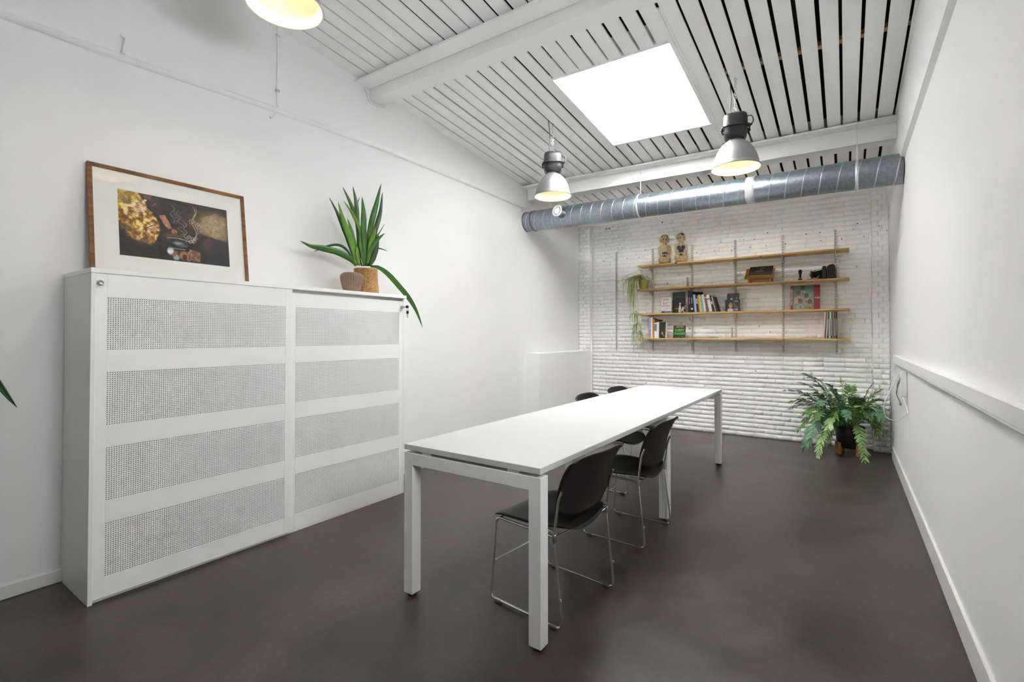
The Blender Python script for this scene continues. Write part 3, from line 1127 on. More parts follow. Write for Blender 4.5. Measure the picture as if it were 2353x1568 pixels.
# ------------------------------------------------------------------ stacking chairs
def make_chair(name, label, group):
    c = thing(name, label, 'chair', (0, 0, 0), 0, group)
    r = .0058
    hw = .228
    # seat: dished sheet with rolled front edge
    g = []
    n, m = 20, 18
    for i in range(n + 1):
        s = -1 + 2 * i / n
        row = []
        for j in range(m + 1):
            t = -1 + 2 * j / m
            sx = math.copysign(abs(s) ** .9, s)
            x = .022 + .214 * s
            w = .236 * (1 - abs(s) ** 7 * .16) * (.965 + .035 * s)
            xx = x - (.03 * (abs(t) ** 5) * (s ** 3) if s > 0 else -.022 * (abs(t) ** 6) * (abs(s) ** 3))
            y = w * t
            front = max(0, s - .45) / .55
            back = max(0, -s - .2) / .8
            z = .433 - .032 * front ** 2 - .014 * (1 - t * t) - .026 * back * (1 - t * t) ** 1.0 + .012 * back * t * t - .006 * (1 - front)
            row.append((xx, y, z))
        g.append(row)
    MB().shell(g, .006).build('seat', M['blackplastic'], c)
    # backrest
    g = []
    for i in range(n + 1):
        s = i / n
        row = []
        for j in range(m + 1):
            t = -1 + 2 * j / m
            q = -1 + 2 * s
            w = .232 * (1 - abs(q) ** 8 * .10)
            z = .475 + .278 * s - (.026 * abs(t) ** 5 * (q ** 5 if q > 0 else 0)) - (.012 * (1 - t * t) if q < 0 else 0) * abs(q)
            z += .020 * (1 - t * t) * (-1 if s > .5 else -.4) * 0.0 + .030 * (abs(q) ** 5 * abs(t) ** 5 if q < 0 else 0)
            x = -.172 - .020 * s - .075 * s ** 2.4 - .034 * (1 - t * t)
            row.append((x, w * t, z))
        g.append(row)
    MB().shell(g, .0055).build('backrest', M['blackplastic'], c)
    for sy in (-1, 1):
        y = sy * hw
        P = [(-.188, y, .555), (-.176, y, .47), (-.166, y, .405), (-.178, y, .28), (-.196, y, .13), (-.208, y, .012),
             (.205, y, .012), (.168, y * 1.0, .405), (-.16, y, .396)]
        P2 = [(-.207, y, .60), (-.196, y, .585)] + P
        path = rect_path(P2[:1] + P2[2:], .028, 6)
        MB().tube(path, r, 12).build('side_frame', M['chrome'], c)
        for gx in (-.165, .155):
            MB().box((gx - .02, y - .0085, .0005), (gx + .022, y + .0085, .016), .004).build('glide', M['clearplastic'], c)
        MB().box((-.176, y - .008, .372), (-.158, y + .008, .408), .003).build('weld_clip', M['steel'], c)
        # small link hook half way up the rear leg
        MB().tube([(-.196, y, .14), (-.206, y + sy * .006, .142), (-.206, y + sy * .006, .132)], .0028, 6).build('link_hook', M['steel'], c)
        MB().tube([(-.17, y, .412), (-.15, y * .985, .418), (-.12, y * .985, .42)], .0045, 8).build('seat_bracket', M['chrome'], c)
    MB().tube([(.188, -hw, .19), (.188, hw, .19)], .0045, 10).build('stretcher', M['chrome'], c)
    MB().tube(spline([(-.166, -hw, .40), (-.15, -hw * .6, .381), (-.145, 0, .372), (-.15, hw * .6, .381), (-.166, hw, .40)], 14), .0045, 8).build('rear_bar', M['chrome'], c)
    MB().tube(spline([(.155, -hw, .402), (.15, 0, .399), (.155, hw, .402)], 8), .0045, 8).build('front_bar', M['chrome'], c)
    return c


GR = 'black chairs at the long table'
chair = make_chair('stacking_chair', 'black chair with chrome sled frame at the near end of the table, right side', GR)
spots = [(-1.192, 2.083, R(180 - 5.5), None),
         (-1.184, 3.047, R(180 - 2), 'second black chair along the table, its back in front of the middle leg'),
         (-1.640, 3.925, R(1), 'black chair across the table, mostly hidden, the nearer of the two there'),
         (-1.640, 4.612, R(-1), 'black chair across the table, mostly hidden, the one nearer the brick wall')]
for i, (x, y, a, lab) in enumerate(spots):
    c = chair if i == 0 else copy_tree(chair)
    c.location = (x, y, 0)
    c.rotation_euler = (0, 0, a)
    if lab:
        c['label'] = lab

# ------------------------------------------------------------------ pendant lamps
def make_lamp(name, label, group):
    p = thing(name, label, 'lamp', (0, 0, 0), 0, group)          # origin at the rim centre
    outer = [(.176, -.004), (.178, .0), (.174, .004), (.168, .006), (.163, .03), (.156, .062), (.144, .1), (.126, .138), (.103, .170), (.078, .193), (.058, .206), (.056, .222)]
    inner = [(.054, .220), (.055, .205), (.075, .189), (.100, .166), (.122, .135), (.140, .099), (.152, .061), (.159, .03), (.164, .004), (.170, -.003), (.176, -.004)]
    MB().lathe(outer, 48).build('shade', M['alu'], p)
    MB().lathe(inner, 48).build('reflector', M['reflector'], p)
    mb = MB().lathe([(.0005, .082), (.02, .085), (.036, .1), (.042, .122), (.036, .145), (.022, .165), (.018, .19)], 24)
    mb.build('bulb', M['bulb'], p)

    def rsq(r, z, k=.26):                                          # rounded square section
        pts = []
        for i in range(40):
            a = 2 * math.pi * i / 40
            s = (abs(math.cos(a)) ** (2 / k * .5) + abs(math.sin(a)) ** (2 / k * .5)) ** (-k)
            pts.append((r * s * math.cos(a) * .98, r * s * math.sin(a) * .98, z))
        return pts

    def loft(secs, mb):
        n = 40
        vs = [q for s in secs for q in s]
        fs = [(i * n + k, i * n + (k + 1) % n, (i + 1) * n + (k + 1) % n, (i + 1) * n + k) for i in range(len(secs) - 1) for k in range(n)]
        mb.add(vs, fs, True)
        mb.add(secs[-1], [tuple(range(n))])
        mb.add(secs[0], [tuple(range(n))[::-1]])
        return mb
    mb = loft([rsq(.062, .215), rsq(.072, .225), rsq(.080, .24), rsq(.083, .27), rsq(.083, .297)], MB())
    h = mb.build('lower_housing', M['blackmetal'], p)
    mb = loft([rsq(.086, .305), rsq(.086, .37), rsq(.083, .392), rsq(.074, .402), rsq(.05, .404)], MB())
    mb.build('upper_housing', M['blackmetal'], p)
    mb = MB()
    ring = [Vector((q[0] * 1.14, q[1] * 1.14, .301 + .004 * math.cos(3 * k))) for k, q in enumerate(rsq(.086, 0))]
    mb.tube(ring, .006, 8, closed=True)
    for a in (R(20), R(200)):
        mb.ball((.1 * math.cos(a), .1 * math.sin(a), .292), (.012, .012, .012), 8)
    mb.build('clamp_band', M['blackmetal'], p)
    mb = MB().tube(spline([(.082, .0, .385), (.108, .0, .388), (.122, .0, .36), (.118, .0, .33), (.098, .0, .318)], 14), .0045, 8)
    mb.build('loop_cable', M['greycable'], p)
    mb = MB().tube([(.082, .0, .316), (.106, .0, .318)], .011, 10).tube([(.1, .0, .318), (.112, .0, .322)], .008, 10)
    mb.build('cable_gland', M['blackplastic'], p)
    for a in (R(110), R(230), R(350)):
        MB().box((.058, -.006, .198), (.062, .006, .236), 0, Matrix.Rotation(a, 4, 'Z')).build('shade_bracket', M['steel'], p)
    # chain: alternate oval links
    mb = MB()
    z = .408
    i = 0
    while z < .69:
        pts = []
        for k in range(14):
            a = 2 * math.pi * k / 14
            u, w = .0068 * math.cos(a), .0125 * math.sin(a)
            sw = .004 * math.sin(i * .9)
            pts.append((u if i % 2 else sw, sw if i % 2 else u, z + w))
        mb.tube(pts, .0019, 6, closed=True)
        z += .0185
        i += 1
    mb.build('chain', M['steel'], p)
    mb = MB().tube(spline([(-.026, -.02, .402), (-.034, -.026, .44), (-.03, -.03, .53), (-.034, -.034, .62), (-.045, -.04, .705)], 20), .0042, 8)
    mb.build('supply_cable', M['greycable'], p)
    return p


LGRP = 'industrial pendant lamps'
lamp = make_lamp('pendant_lamp', 'aluminium bell pendant lamp with black housing hanging above the spot where duct meets left wall', LGRP)
lamps = [(-2.257, 3.945, 2.588, 35, None),
         (-0.676, 3.985, 2.552, 10, 'aluminium bell pendant lamp with black housing hanging right of the skylight'),
         (-2.215, 1.275, 2.865, 60, 'large looking lamp shade cut off at the top edge, above the cabinet'),
         (-0.64, 1.30, 2.835, 80, 'aluminium bell pendant lamp nearest the right wall, hanging above the near end of the table')]
for i, (x, y, z, a, lab) in enumerate(lamps):
    p = lamp if i == 0 else copy_tree(lamp)
    p.location = (x, y, z)
    p.rotation_euler = (0, 0, R(a))
    if lab:
        p['label'] = lab
    l = bpy.data.lights.new('lamp_light', 'SPOT')
    l.spot_size = R(160)
    l.spot_blend = 0.2
    l.energy = LAMP_WATTS * 4
    l.color = (1.0, 0.86, 0.66)
    l.shadow_soft_size = 0.05
    lo = bpy.data.objects.new('lamp_light', l)
    COL.objects.link(lo)
    lo.parent = p
    lo.location = (0, 0, .07)

# ------------------------------------------------------------------ ventilation duct
dA, dB = Vector((XL, 5.20, 2.735)), Vector((XR, 5.02, 2.634))
ax = (dB - dA)
dl = ax.length
ax.normalize()
TD = Matrix.Translation(dA) @ ax.to_track_quat('Z', 'Y').to_matrix().to_4x4()
duct = thing('ventilation_duct', 'galvanised spiral duct running across the room under the ceiling', 'duct', dA)
TDl = Matrix.Translation(-dA) @ TD
RD = .1235
mb = MB().lathe([(RD, .001), (RD, dl * .25), (RD, dl * .5), (RD, dl * .75), (RD, dl - .001)], 64, TDl)
mb.build('duct_body', M['galv'], duct)
pts = []
pitch = .131
n = int(dl / pitch * 40)
for i in range(n + 1):
    z = .004 + (dl - .008) * i / n
    a = -2 * math.pi * z / pitch
    pts.append((RD * math.cos(a), RD * math.sin(a), z))
MB().tube(pts, .0042, 6, T=TDl).build('spiral_seam', M['seam'], duct)
for z0, z1, rr, mk, nm in ((.10, .155, RD + .004, 'galv', 'coupling'), (2.60, 2.675, RD + .002, 'tape', 'tape_band'), (.001, .012, RD + .004, 'blackmetal', 'wall_collar')):
    MB().lathe([(RD - .001, z0), (rr, z0 + .002), (rr, z1 - .002), (RD - .001, z1)], 64, TDl).build(nm, M[mk], duct)
MB().lathe([(RD + .004, .126), (RD + .0075, .128), (RD + .0075, .134), (RD + .004, .136)], 64, TDl).build('clamp_ring', M['blackmetal'], duct)
for px, u in ((2000, 3.46), (1520, 1.53)):
    q = dA + ax * u
    mb = MB().lathe([(RD + .0045, -.011), (RD + .006, -.011), (RD + .006, .011), (RD + .0045, .011)], 48, TDl @ Matrix.Translation((0, 0, u)))
    top = zc(q.x, q.y)
    mb.tube([Vector((q.x, q.y, q.z + RD)) - dA, Vector((q.x, q.y, top)) - dA], .003, 6)
    mb.box((q.x - dA.x - .01, q.y - dA.y - RD - .02, q.z - dA.z + .01), (q.x - dA.x + .01, q.y - dA.y - RD, q.z - dA.z + .03), .002)
    mb.build('hanger_strap', M['tape'], duct)
# air valve on its short neck
q = dA + ax * .60
dirv = Vector((-.10, -.98, .12)).normalized()
Tv = Matrix.Translation(q - dA + dirv * .09) @ dirv.to_track_quat('Z', 'Y').to_matrix().to_4x4()
v = MB().lathe([(.062, .0), (.056, .045), (.054, .09), (.0545, .13)], 40, Tv).lathe([(.0595, .05), (.0595, .062)], 40, Tv).build('valve_neck', M['galv'], duct)
MB().lathe([(.054, .118), (.066, .12), (.07, .126), (.066, .134), (.05, .14), (.047, .132), (.046, .12)], 40, Tv).build('valve_ring', M['white_plastic'], v)
MB().lathe([(.042, .122), (.043, .139), (.041, .142), (.0005, .143)], 40, Tv).build('valve_disc', M['white_plastic'], v)
MB().lathe([(.0005, .119), (.0475, .119)], 40, Tv).build('valve_gap', M['rubber'], v)

# ------------------------------------------------------------------ wall shelves
SHZ = [2.247, 1.918, 1.578, 1.243]             # upper faces, top shelf first
SHY = 6.468
SHT = .022
SX0, SX1 = -2.36, .046
unit = thing('shelving_unit', 'four long pine shelves on slotted white rails across the brick wall', 'shelf', ((SX0 + SX1) / 2, YB - .01, 1.06))
L = unit.location
yr = YB - .012
railx = [-2.76, -2.22, -1.685, -1.148, -.615, -.081]
rm = None
for x in railx:
    if rm is None:
        mb = MB().box((-.0125, -.014, 0), (-.0095, 0, 1.44)).box((.0095, -.014, 0), (.0125, 0, 1.44)).box((-.0095, -.0135, 0), (.0095, -.0105, 1.44))
        ro = mb.build('upright', M['rail'], unit)
        mb = MB()
        z = .03
        i = 0
        while z < 1.42:
            for sx in (-.0062, .0024):
                mb.box((sx, -.0142, z), (sx + .0038, -.0136, z + .014))
            if i % 2:
                T = Matrix.Translation((0, -.0142, z + .0235)) @ Matrix.Rotation(R(90), 4, 'X')
                mb.disc(.003, 0, 8, T)
            z += .033
            i += 1
        so = mb.build('slot_row', M['slot'], ro)
        so['kind'] = 'stuff'
        rm = ro
    else:
        ro = copy_tree(rm, unit)
    ro.location = Vector((x, yr, 1.06)) - L
br = None
for z in SHZ:
    MB().box((SX0, SHY, z - SHT), (SX1, SHY + .224, z - .0026), .0015).build('shelf', M['pine'], unit, L)
    for x in railx[1:]:
        if br is None:
            mb = MB()
            prof = [(0, 0), (-.205, 0), (-.205, -.012), (-.03, -.062), (0, -.066)]
            n = len(prof)
            vs = [(sx, p[0], p[1]) for sx in (-.0035, .0035) for p in prof]
            mb.add(vs, [tuple(range(n))[::-1], tuple(range(n, 2 * n))] + [(k, (k + 1) % n, n + (k + 1) % n, n + k) for k in range(n)])
            bo = mb.build('bracket', M['rail'], unit)
            br = bo
        else:
            bo = link('bracket', br.data, unit)
        bo.location = Vector((x, yr - .012, z - SHT)) - L


def facing(x, y, z, lean=0.0, yaw=0.0):
    """frame of a flat object standing on a shelf, its face towards the room"""
    return Matrix.Translation((x, y, z)) @ Matrix.Rotation(yaw, 4, 'Z') @ Matrix.Rotation(-lean, 4, 'X')


def rel(T, o):
    return Matrix.Translation(-Vector(o.location)) @ T


def spine_book(label, x0, w, h, d, z, y, rgb, tilt=0.0, group=None, title=None, tcol=(235, 230, 220), cat='book', bandc=None, nm='book', paper=True):
    """a book standing spine out: cover, page block, printed title; tilt leans its top to the left"""
    b = thing(nm, label, cat, (x0 + w / 2, y, z), 0, group)
    T = Matrix.Translation((0, 0, abs(math.sin(tilt)) * w / 2)) @ Matrix.Rotation(-tilt, 4, 'Y')
    cm = colour_mat(rgb)
    t = min(.0022, w * .16)
    mb = MB().box((-w / 2, 0, 0), (-w / 2 + t, d, h), 0, T).box((w / 2 - t, 0, 0), (w / 2, d, h), 0, T).box((-w / 2, -.001, 0), (w / 2, t, h), 0, T)
    mb.build('cover', cm, b)
    if paper:
        MB().box((-w / 2 + t, t, .003), (w / 2 - t, d - .004, h - .003), 0, T).build('pages', M['paper'], b)
    if title:
        s = w * .62
        lettering(title, s, colour_mat(tcol), b, T @ Matrix.Translation((0, -.0016, h * .56)) @ Matrix.Rotation(R(90), 4, 'Y'), 'title', sx=min(1.0, h * .62 / max(.01, s * .62 * len(title))) * 1.0)
    if bandc:
        z0, z1, rgbb = bandc
        MB().box((-w / 2 + .0004, -.0014, h * z0), (w / 2 - .0004, -.0009, h * z1), 0, T).build('spine_band', colour_mat(rgbb), b)
    return b


def cover_book(label, T, w, h, t, rgb, pr=None, cat='book', group=None, nm='book', pages=True, pagec=None):
    """a book or sleeve standing face out"""
    o = T.to_translation()
    b = thing(nm, label, cat, o, 0, group)
    Tl = rel(T, b)
    MB().box((-w / 2, 0, 0), (w / 2, t, h), .0006, Tl).build('cover', colour_mat(rgb), b)
    if pages:
        MB().box((-w / 2 + .003, .002, .0015), (w / 2 + .0006, t - .002, h - .002), 0, Tl).build('pages', M['paper'], b)
    if pr:
        pr.build('cover_print', b, Tl @ Matrix.Translation((0, -.0008, 0)), w * .995, h * .995)
    return b, Tl


# shelf four: left group, green paperback, records
z4 = SHZ[3]
GB4 = 'books at the left end of the lowest shelf'
spine_book('lilac spined tall book, leftmost upright book on the lowest shelf', -2.212, .030, .272, .19, z4, 6.50, (150, 150, 186), group=GB4, title='VOYAGES')
spine_book('cream spined tall book beside the lilac book on the lowest shelf', -2.181, .022, .280, .19, z4, 6.50, (238, 226, 210), group=GB4)
spine_book('orange spined book between cream and white books on the lowest shelf', -2.158, .024, .255, .18, z4, 6.505, (196, 112, 48), group=GB4)
spine_book('white spined short book with teal and brown spine blocks on the lowest shelf', -2.133, .034, .205, .16, z4, 6.495, (226, 230, 232), group=GB4, bandc=(.45, .92, (88, 134, 148)))
spine_book('plain white spined book touching the dark green book on the lowest shelf', -2.098, .026, .215, .16, z4, 6.495, (232, 228, 236), group=GB4)
pr = Print(40, 60, (44, 56, 40)).grain(.35, 3, 2)
pr.poly([(.0, .0), (.0, 1), (.22, 1), (.22, 0)], (92, 78, 42)).ell(.45, .3, .12, .1, (178, 140, 60)).line([(.5, .34), (.65, .18), (.8, .12)], .03, (214, 196, 176)).ell(.75, .14, .2, .08, (116, 100, 96)).grain(.25, 5)
b, Tl = cover_book('dark green hardback turned half sideways with gold patch, lowest shelf', facing(-2.028, 6.50, z4, R(4), R(-24)), .10, .212, .034, (52, 56, 36), pr, group=GB4)
o = thing('dark_ornament', 'small dark orange and black ornament lying on top of the left books', 'ornament', (-2.10, 6.56, z4 + .217))
mb = MB().ball((-.02, 0, .022), (.03, .02, .022), 12).ball((.03, .0, .016), (.034, .014, .014), 12).ball((-.045, 0, .046), (.014, .013, .013), 10)
mb.build('body', colour_mat((58, 40, 22)), o)
mb = MB().ball((-.024, -.012, .018), (.016, .012, .013), 10)
mb.build('orange_patch', colour_mat((190, 96, 30)), o)

pr = Print(84, 86, (18, 20, 14))
pr.poly([(.05, .82), (.95, .82), (.95, .97), (.05, .97)], (48, 32, 22)).ell(.33, .88, .16, .06, (166, 140, 116), 0, .8).ell(.66, .9, .2, .05, (150, 128, 92), 0, .8)
pr.line([(.06, .8), (.94, .8)], .012, (150, 140, 120)).ell(.5, .46, .52, .36, (40, 78, 26), 0, 1.0).ell(.2, .06, .1, .02, (140, 150, 140), 0, .9).grain(.25, 9)
b, Tl = cover_book('black paperback with bright green title lettering facing out on the lowest shelf', facing(-1.812, 6.53, z4 + .0, R(9)), .16, .166, .014, (16, 16, 14), pr)
for s, zz, sz in (('SLEEPY', .102, .043), ('SHADES', .056, .043)):
    lettering(s, sz, colour_mat((120, 196, 96), .5), b, Tl @ Matrix.Translation((0, -.0013, zz)), 'title', .0006, .92)
lettering('MR MIDAS', .018, colour_mat((214, 190, 160)), b, Tl @ Matrix.Translation((.01, -.0013, .148)), 'author')
o = thing('paper_card', 'small curved white card lying in front of the black and green paperback', 'card', (-1.775, 6.50, z4))
g = [[(-.05 + .1 * i / 8, -.03 + .05 * j / 3, .002 + .011 * math.sin(math.pi * i / 8)) for j in range(4)] for i in range(9)]
MB().shell(g, .001).build('sheet', colour_mat((238, 234, 236)), o)
for x, wd, rgb, lab in ((-1.50, .30, (66, 58, 52), 'thin dark magazine lying flat on the lowest shelf'), (-1.545, .2, (226, 222, 216), 'white leaflet lying on the dark magazine on the lowest shelf')):
    o = thing('magazine', lab, 'magazine', (x, 6.57, z4 + (.0061 if rgb[0] > 100 else 0)))
    MB().box((-wd / 2, -.085, 0), (wd / 2, .1, .006 if rgb[0] < 100 else .003), .001).build('cover', colour_mat(rgb), o)
GREC = 'records at the right end of the lowest shelf'
rec = [((232, 214, 210), .013, 'pale pink'), ((150, 120, 88), .010, 'tan'), ((216, 202, 160), .010, 'cream yellow'), ((40, 38, 36), .009, 'black'),
       ((190, 198, 186), .010, 'grey green'), ((238, 238, 234), .010, 'bright white'), ((56, 64, 84), .011, 'navy'), ((206, 204, 202), .008, 'light grey'),
       ((132, 84, 58), .011, 'brick brown'), ((150, 92, 62), .010, 'rust orange'), ((56, 34, 26), .010, 'dark brown')]
x, pt_ = -.206, R(-3.6)
for i, (rgb, wd, cn) in enumerate(rec):
    tl = R(-3.6 + .4 * i) if i < 8 else 0
    x += .3 * max(0, math.tan(tl) - math.tan(pt_)) + .0003
    pt_ = tl
    b = thing('vinyl_record', '%s record sleeve edge in the row of records, lowest shelf' % cn, 'record', (x + wd / 2, 6.488, z4), 0, GREC)
    T = Matrix.Translation((0, 0, abs(math.sin(tl)) * wd / 2)) @ Matrix.Rotation(-tl, 4, 'Y')
    MB().box((-wd / 2 + .0004, 0, 0), (wd / 2 - .0004, .2, .30), .0015, T).build('sleeve', colour_mat(rgb), b)
    MB().box((-wd * .2, -.0006, .03), (wd * .2, -.0001, .22), 0, T).build('spine_print', colour_mat(tuple(min(255, max(0, 255 - v)) for v in rgb) if i % 2 else (225, 215, 200)), b)
    x += wd

# shelf three: book covers, spines, discs, big record
z3 = SHZ[2]
GB3 = 'books on the third shelf'
pr = Print(60, 100, (222, 216, 214))
pr.poly([(0, 0), (1, 0), (1, .115), (0, .115)], (98, 120, 150)).poly([(0, 0), (.34, 0), (.38, .11), (0, .12)], (58, 72, 92)).ell(.27, .17, .03, .05, (70, 80, 100)).poly([(0, .115), (1, .115), (1, .2), (0, .14)], (228, 230, 236), .6)
pr.line([(.35, .3), (.85, .3)], .008, (150, 140, 136)).line([(.4, .66), (.9, .66)], .008, (120, 130, 120)).grain(.08, 2)
b, Tl = cover_book('white book with red title words and blue sea picture facing out, third shelf', facing(-1.972, 6.50, z3, R(4), R(6)), .128, .212, .022, (224, 218, 216), pr, group=GB3)
for s, dx, zz, sz in (('EXILES', -.004, .178, .032), ('&', -.040, .148, .026), ('PETITS', -.018, .122, .024), ('FICTIONS', -.002, .093, .027)):
    lettering(s, sz, colour_mat((166, 62, 66)), b, Tl @ Matrix.Translation((dx, -.0013, zz)), 'title', .0005, .85)
pr = Print(66, 90, (36, 72, 38))
pr.poly([(0, .78), (1, .78), (1, 1), (0, 1)], (30, 62, 32)).poly([(.18, .22), (.88, .22), (.88, .76), (.18, .76)], (30, 32, 28)).line([(.2, .76), (.9, .76), (.9, .24)], .01, (76, 120, 84))
pr.ell(.52, .56, .2, .17, (62, 36, 36), 0, .7).ell(.32, .27, .25, .08, (106, 34, 32), 0, .8).poly([(.14, .185), (.8, .185), (.8, .215), (.14, .215)], (176, 186, 170)).grain(.3, 12, 2)
b, Tl = cover_book('tall green picture book with dark square photo facing out, third shelf', facing(-1.815, 6.60, z3, R(5)), .215, .284, .02, (38, 70, 38), pr, group=GB3)
lettering('GARDENS', .04, colour_mat((20, 40, 20)), b, Tl @ Matrix.Translation((-.01, -.0013, .246)), 'title')
o = thing('white_figurine', 'small spiky white ornament standing before the tall green book', 'figurine', (-1.764, 6.495, z3))
mb = MB()
mb.tube([(-.03, 0, 0), (-.034, 0, .05), (-.022, 0, .115)], [.014, .011, .004], 8).ball((-.024, 0, .118), (.012, .01, .014), 10)
mb.tube([(-.008, 0, .02), (-.022, 0, .09)], [.007, .005], 8)
mb.tube([(.012, 0, .03), (.03, 0, .07), (.05, .0, .1)], [.006, .005, .002], 8).tube([(.01, 0, .03), (.012, 0, .075)], [.006, .008], 8).tube([(.03, 0, .0), (.0, 0, .04), (-.015, 0, .0)], .006, 8)
mb.build('body', colour_mat((232, 226, 208)), o)
rows = [  # x, w, h, d, rgb, tilt, title, band, label words
    (-1.716, .036, .286, .20, (120, 100, 100), 0, 'MUSEUM', None, 'mauve grey tall'),
    (-1.679, .028, .268, .19, (30, 34, 52), 1, 'NOCTURNE', None, 'navy blue tall'),
    (-1.651, .034, .270, .19, (26, 26, 26), 1.5, 'ARCHIVE', (.12, .2, (232, 232, 226)), 'black tall'),
    (-1.616, .030, .228, .17, (158, 190, 216), 5, None, None, 'pale blue'),
    (-1.583, .024, .196, .16, (70, 44, 66), 6, None, (.55, .9, (214, 190, 190)), 'purple'),
    (-1.558, .012, .214, .16, (224, 152, 110), 6.5, None, None, 'thin salmon'),
    (-1.545, .022, .226, .165, (226, 210, 104), 7, None, None, 'yellow'),
    (-1.522, .022, .214, .165, (150, 196, 186), 7.5, None, None, 'mint green'),
    (-1.499, .030, .226, .165, (224, 226, 234), 8, None, None, 'icy white'),
    (-1.468, .024, .222, .165, (156, 84, 62), 9, None, (.8, .86, (236, 226, 210)), 'brick red'),
    (-1.443, .042, .216, .17, (236, 234, 230), 10, None, (.72, .78, (70, 74, 84)), 'thick white'),
    (-1.400, .020, .206, .16, (34, 30, 28), 11.5, None, (.45, .65, (222, 220, 212)), 'black and white'),
    (-1.379, .013, .200, .16, (214, 190, 150), 13, None, None, 'thin tan'),
    (-1.365, .021, .196, .16, (60, 46, 28), 14, None, None, 'olive brown leaning')]
nx_, pt_ = -1.718, 0.0
for (x, wd, h, d, rgb, tl, ti, bd, words) in rows:
    wd *= .9
    nx_ += (wd * 0 + h * max(0, math.tan(R(tl)) - math.tan(R(pt_)))) + .0011
    x, pt_ = nx_, tl
    nx_ += wd / math.cos(R(tl)) + wd * .02
    spine_book('%s book standing spine out in the third shelf row' % words, x, wd, h, d, z3, 6.487, rgb, R(tl), GB3, ti, (226, 222, 226), bandc=bd)
# a large dark book behind the pale blue one
spine_book('large black book standing behind the pale blue book, third shelf', -1.63, .085, .276, .02, z3, 6.68, (30, 27, 25), 0, GB3)
# compact discs
pr = Print(64, 56, (34, 31, 34))
pr.ell(.4, .5, .2, .3, (48, 30, 18), 0, .3).ell(.37, .52, .13, .22, (196, 142, 92)).ell(.37, .64, .11, .05, (206, 160, 112)).line([(.27, .62), (.47, .62)], .02, (70, 44, 30)).ell(.35, .1, .2, .18, (214, 204, 196)).line([(.58, .7), (.7, .4), (.84, .32)], .014, (208, 168, 140)).grain(.2, 3)
b, Tl = cover_book('black disc case with a face portrait facing out, third shelf', facing(-1.161, 6.555, z3, R(6)), .172, .148, .012, (26, 24, 26), pr, 'disc case', 'disc cases on the third shelf', 'disc_case', False)
lettering('LIVE', .026, colour_mat((226, 226, 222)), b, Tl @ Matrix.Translation((.038, -.0013, .022)), 'title', .0006)
lettering('SONGS', .016, colour_mat((210, 206, 206)), b, Tl @ Matrix.Translation((.04, -.0013, .128)), 'title', .0004)
pr = Print(60, 50, (54, 52, 48))
pr.ell(.4, .72, .1, .16, (96, 72, 54)).ell(.38, .4, .12, .18, (200, 204, 208)).poly([(.02, 0), (.28, 0), (.28, 1), (.02, 1)], (58, 44, 56)).line([(.85, .65), (.72, .4)], .02, (200, 180, 150)).grain(.4, 8, 2)
b, Tl = cover_book('grey disc case propped up behind the portrait disc case', facing(-1.163, 6.60, z3 + .09, R(6)), .14, .142, .012, (44, 42, 40), pr, 'disc case', 'disc cases on the third shelf', 'disc_case', False)
MB().box((-.06, .0, -.0895), (.06, .02, 0.001), 0).build('stand_block', colour_mat((50, 48, 46)), b)

# record cover with five men in pale suits
pr = Print(130, 128, (118, 136, 116))
pr.a *= (0.82 + 0.3 * (1 - pr.y))[..., None]
pr.ell(.62, .5, .3, .25, (150, 172, 170), 0, 1.2, .6)


def man(cx, cy, s, suit, skin, tie=(58, 52, 44)):
    pr.poly([(cx - 1.5 * s, cy - 4.2 * s), (cx - 1.45 * s, cy - 1.8 * s), (cx - .5 * s, cy - 1.05 * s), (cx + .5 * s, cy - 1.05 * s), (cx + 1.45 * s, cy - 1.8 * s), (cx + 1.5 * s, cy - 4.2 * s)], suit)
    pr.poly([(cx - .45 * s, cy - .9 * s), (cx + .45 * s, cy - .9 * s), (cx + .05 * s, cy - 2.5 * s)], (226, 226, 216))
    pr.line([(cx, cy - 1.1 * s), (cx + .06 * s, cy - 2.6 * s)], .011, tie)
    pr.line([(cx - .5 * s, cy - 1.05 * s), (cx, cy - 2.7 * s)], .008, tuple(v * .75 for v in suit))
    pr.ell(cx, cy + .12 * s, .72 * s, 1.02 * s, (44, 30, 24))
    pr.ell(cx + .05 * s, cy - .1 * s, .58 * s, .86 * s, skin)
    pr.ell(cx + .05 * s, cy - .48 * s, .2 * s, .05 * s, (190, 150, 136))
    for q in (-.2, .28):
        pr.ell(cx + q * s, cy + .1 * s, .1 * s, .06 * s, (48, 32, 26))
    pr.ell(cx + .06 * s, cy - .16 * s, .1 * s, .16 * s, tuple(v * .84 for v in skin))


man(.42, .87, .095, (150, 158, 140), (104, 68, 52))
man(.27, .66, .1, (172, 164, 146), (126, 84, 66))
man(.54, .56, .1, (160, 154, 138), (120, 78, 66))
man(.34, .33, .1, (166, 160, 148), (132, 92, 84))
man(.66, .3, .1, (158, 142, 110), (128, 88, 62))
pr.poly([(0, 0), (.085, 0), (.085, 1), (0, 1)], (140, 50, 60)).poly([(.8, 0), (1, 0), (1, 1), (.8, 1)], (150, 44, 56)).grain(.1, 4)
b, Tl = cover_book('large record cover with five men in suits and red side bands', facing(-.382, 6.605, z3, R(7)), .295, .292, .006, (146, 50, 60), pr, 'record', None, 'vinyl_record', False)
lettering('THE CROONERS', .022, colour_mat((230, 200, 196)), b, Tl @ Matrix.Translation((-.135, -.0013, .155)) @ Matrix.Rotation(R(-90), 4, 'Y'), 'title', .0006, 1.25)
lettering('- PURE', .022, colour_mat((236, 206, 206)), b, Tl @ Matrix.Translation((.118, -.0013, .138)), 'title', .0006)

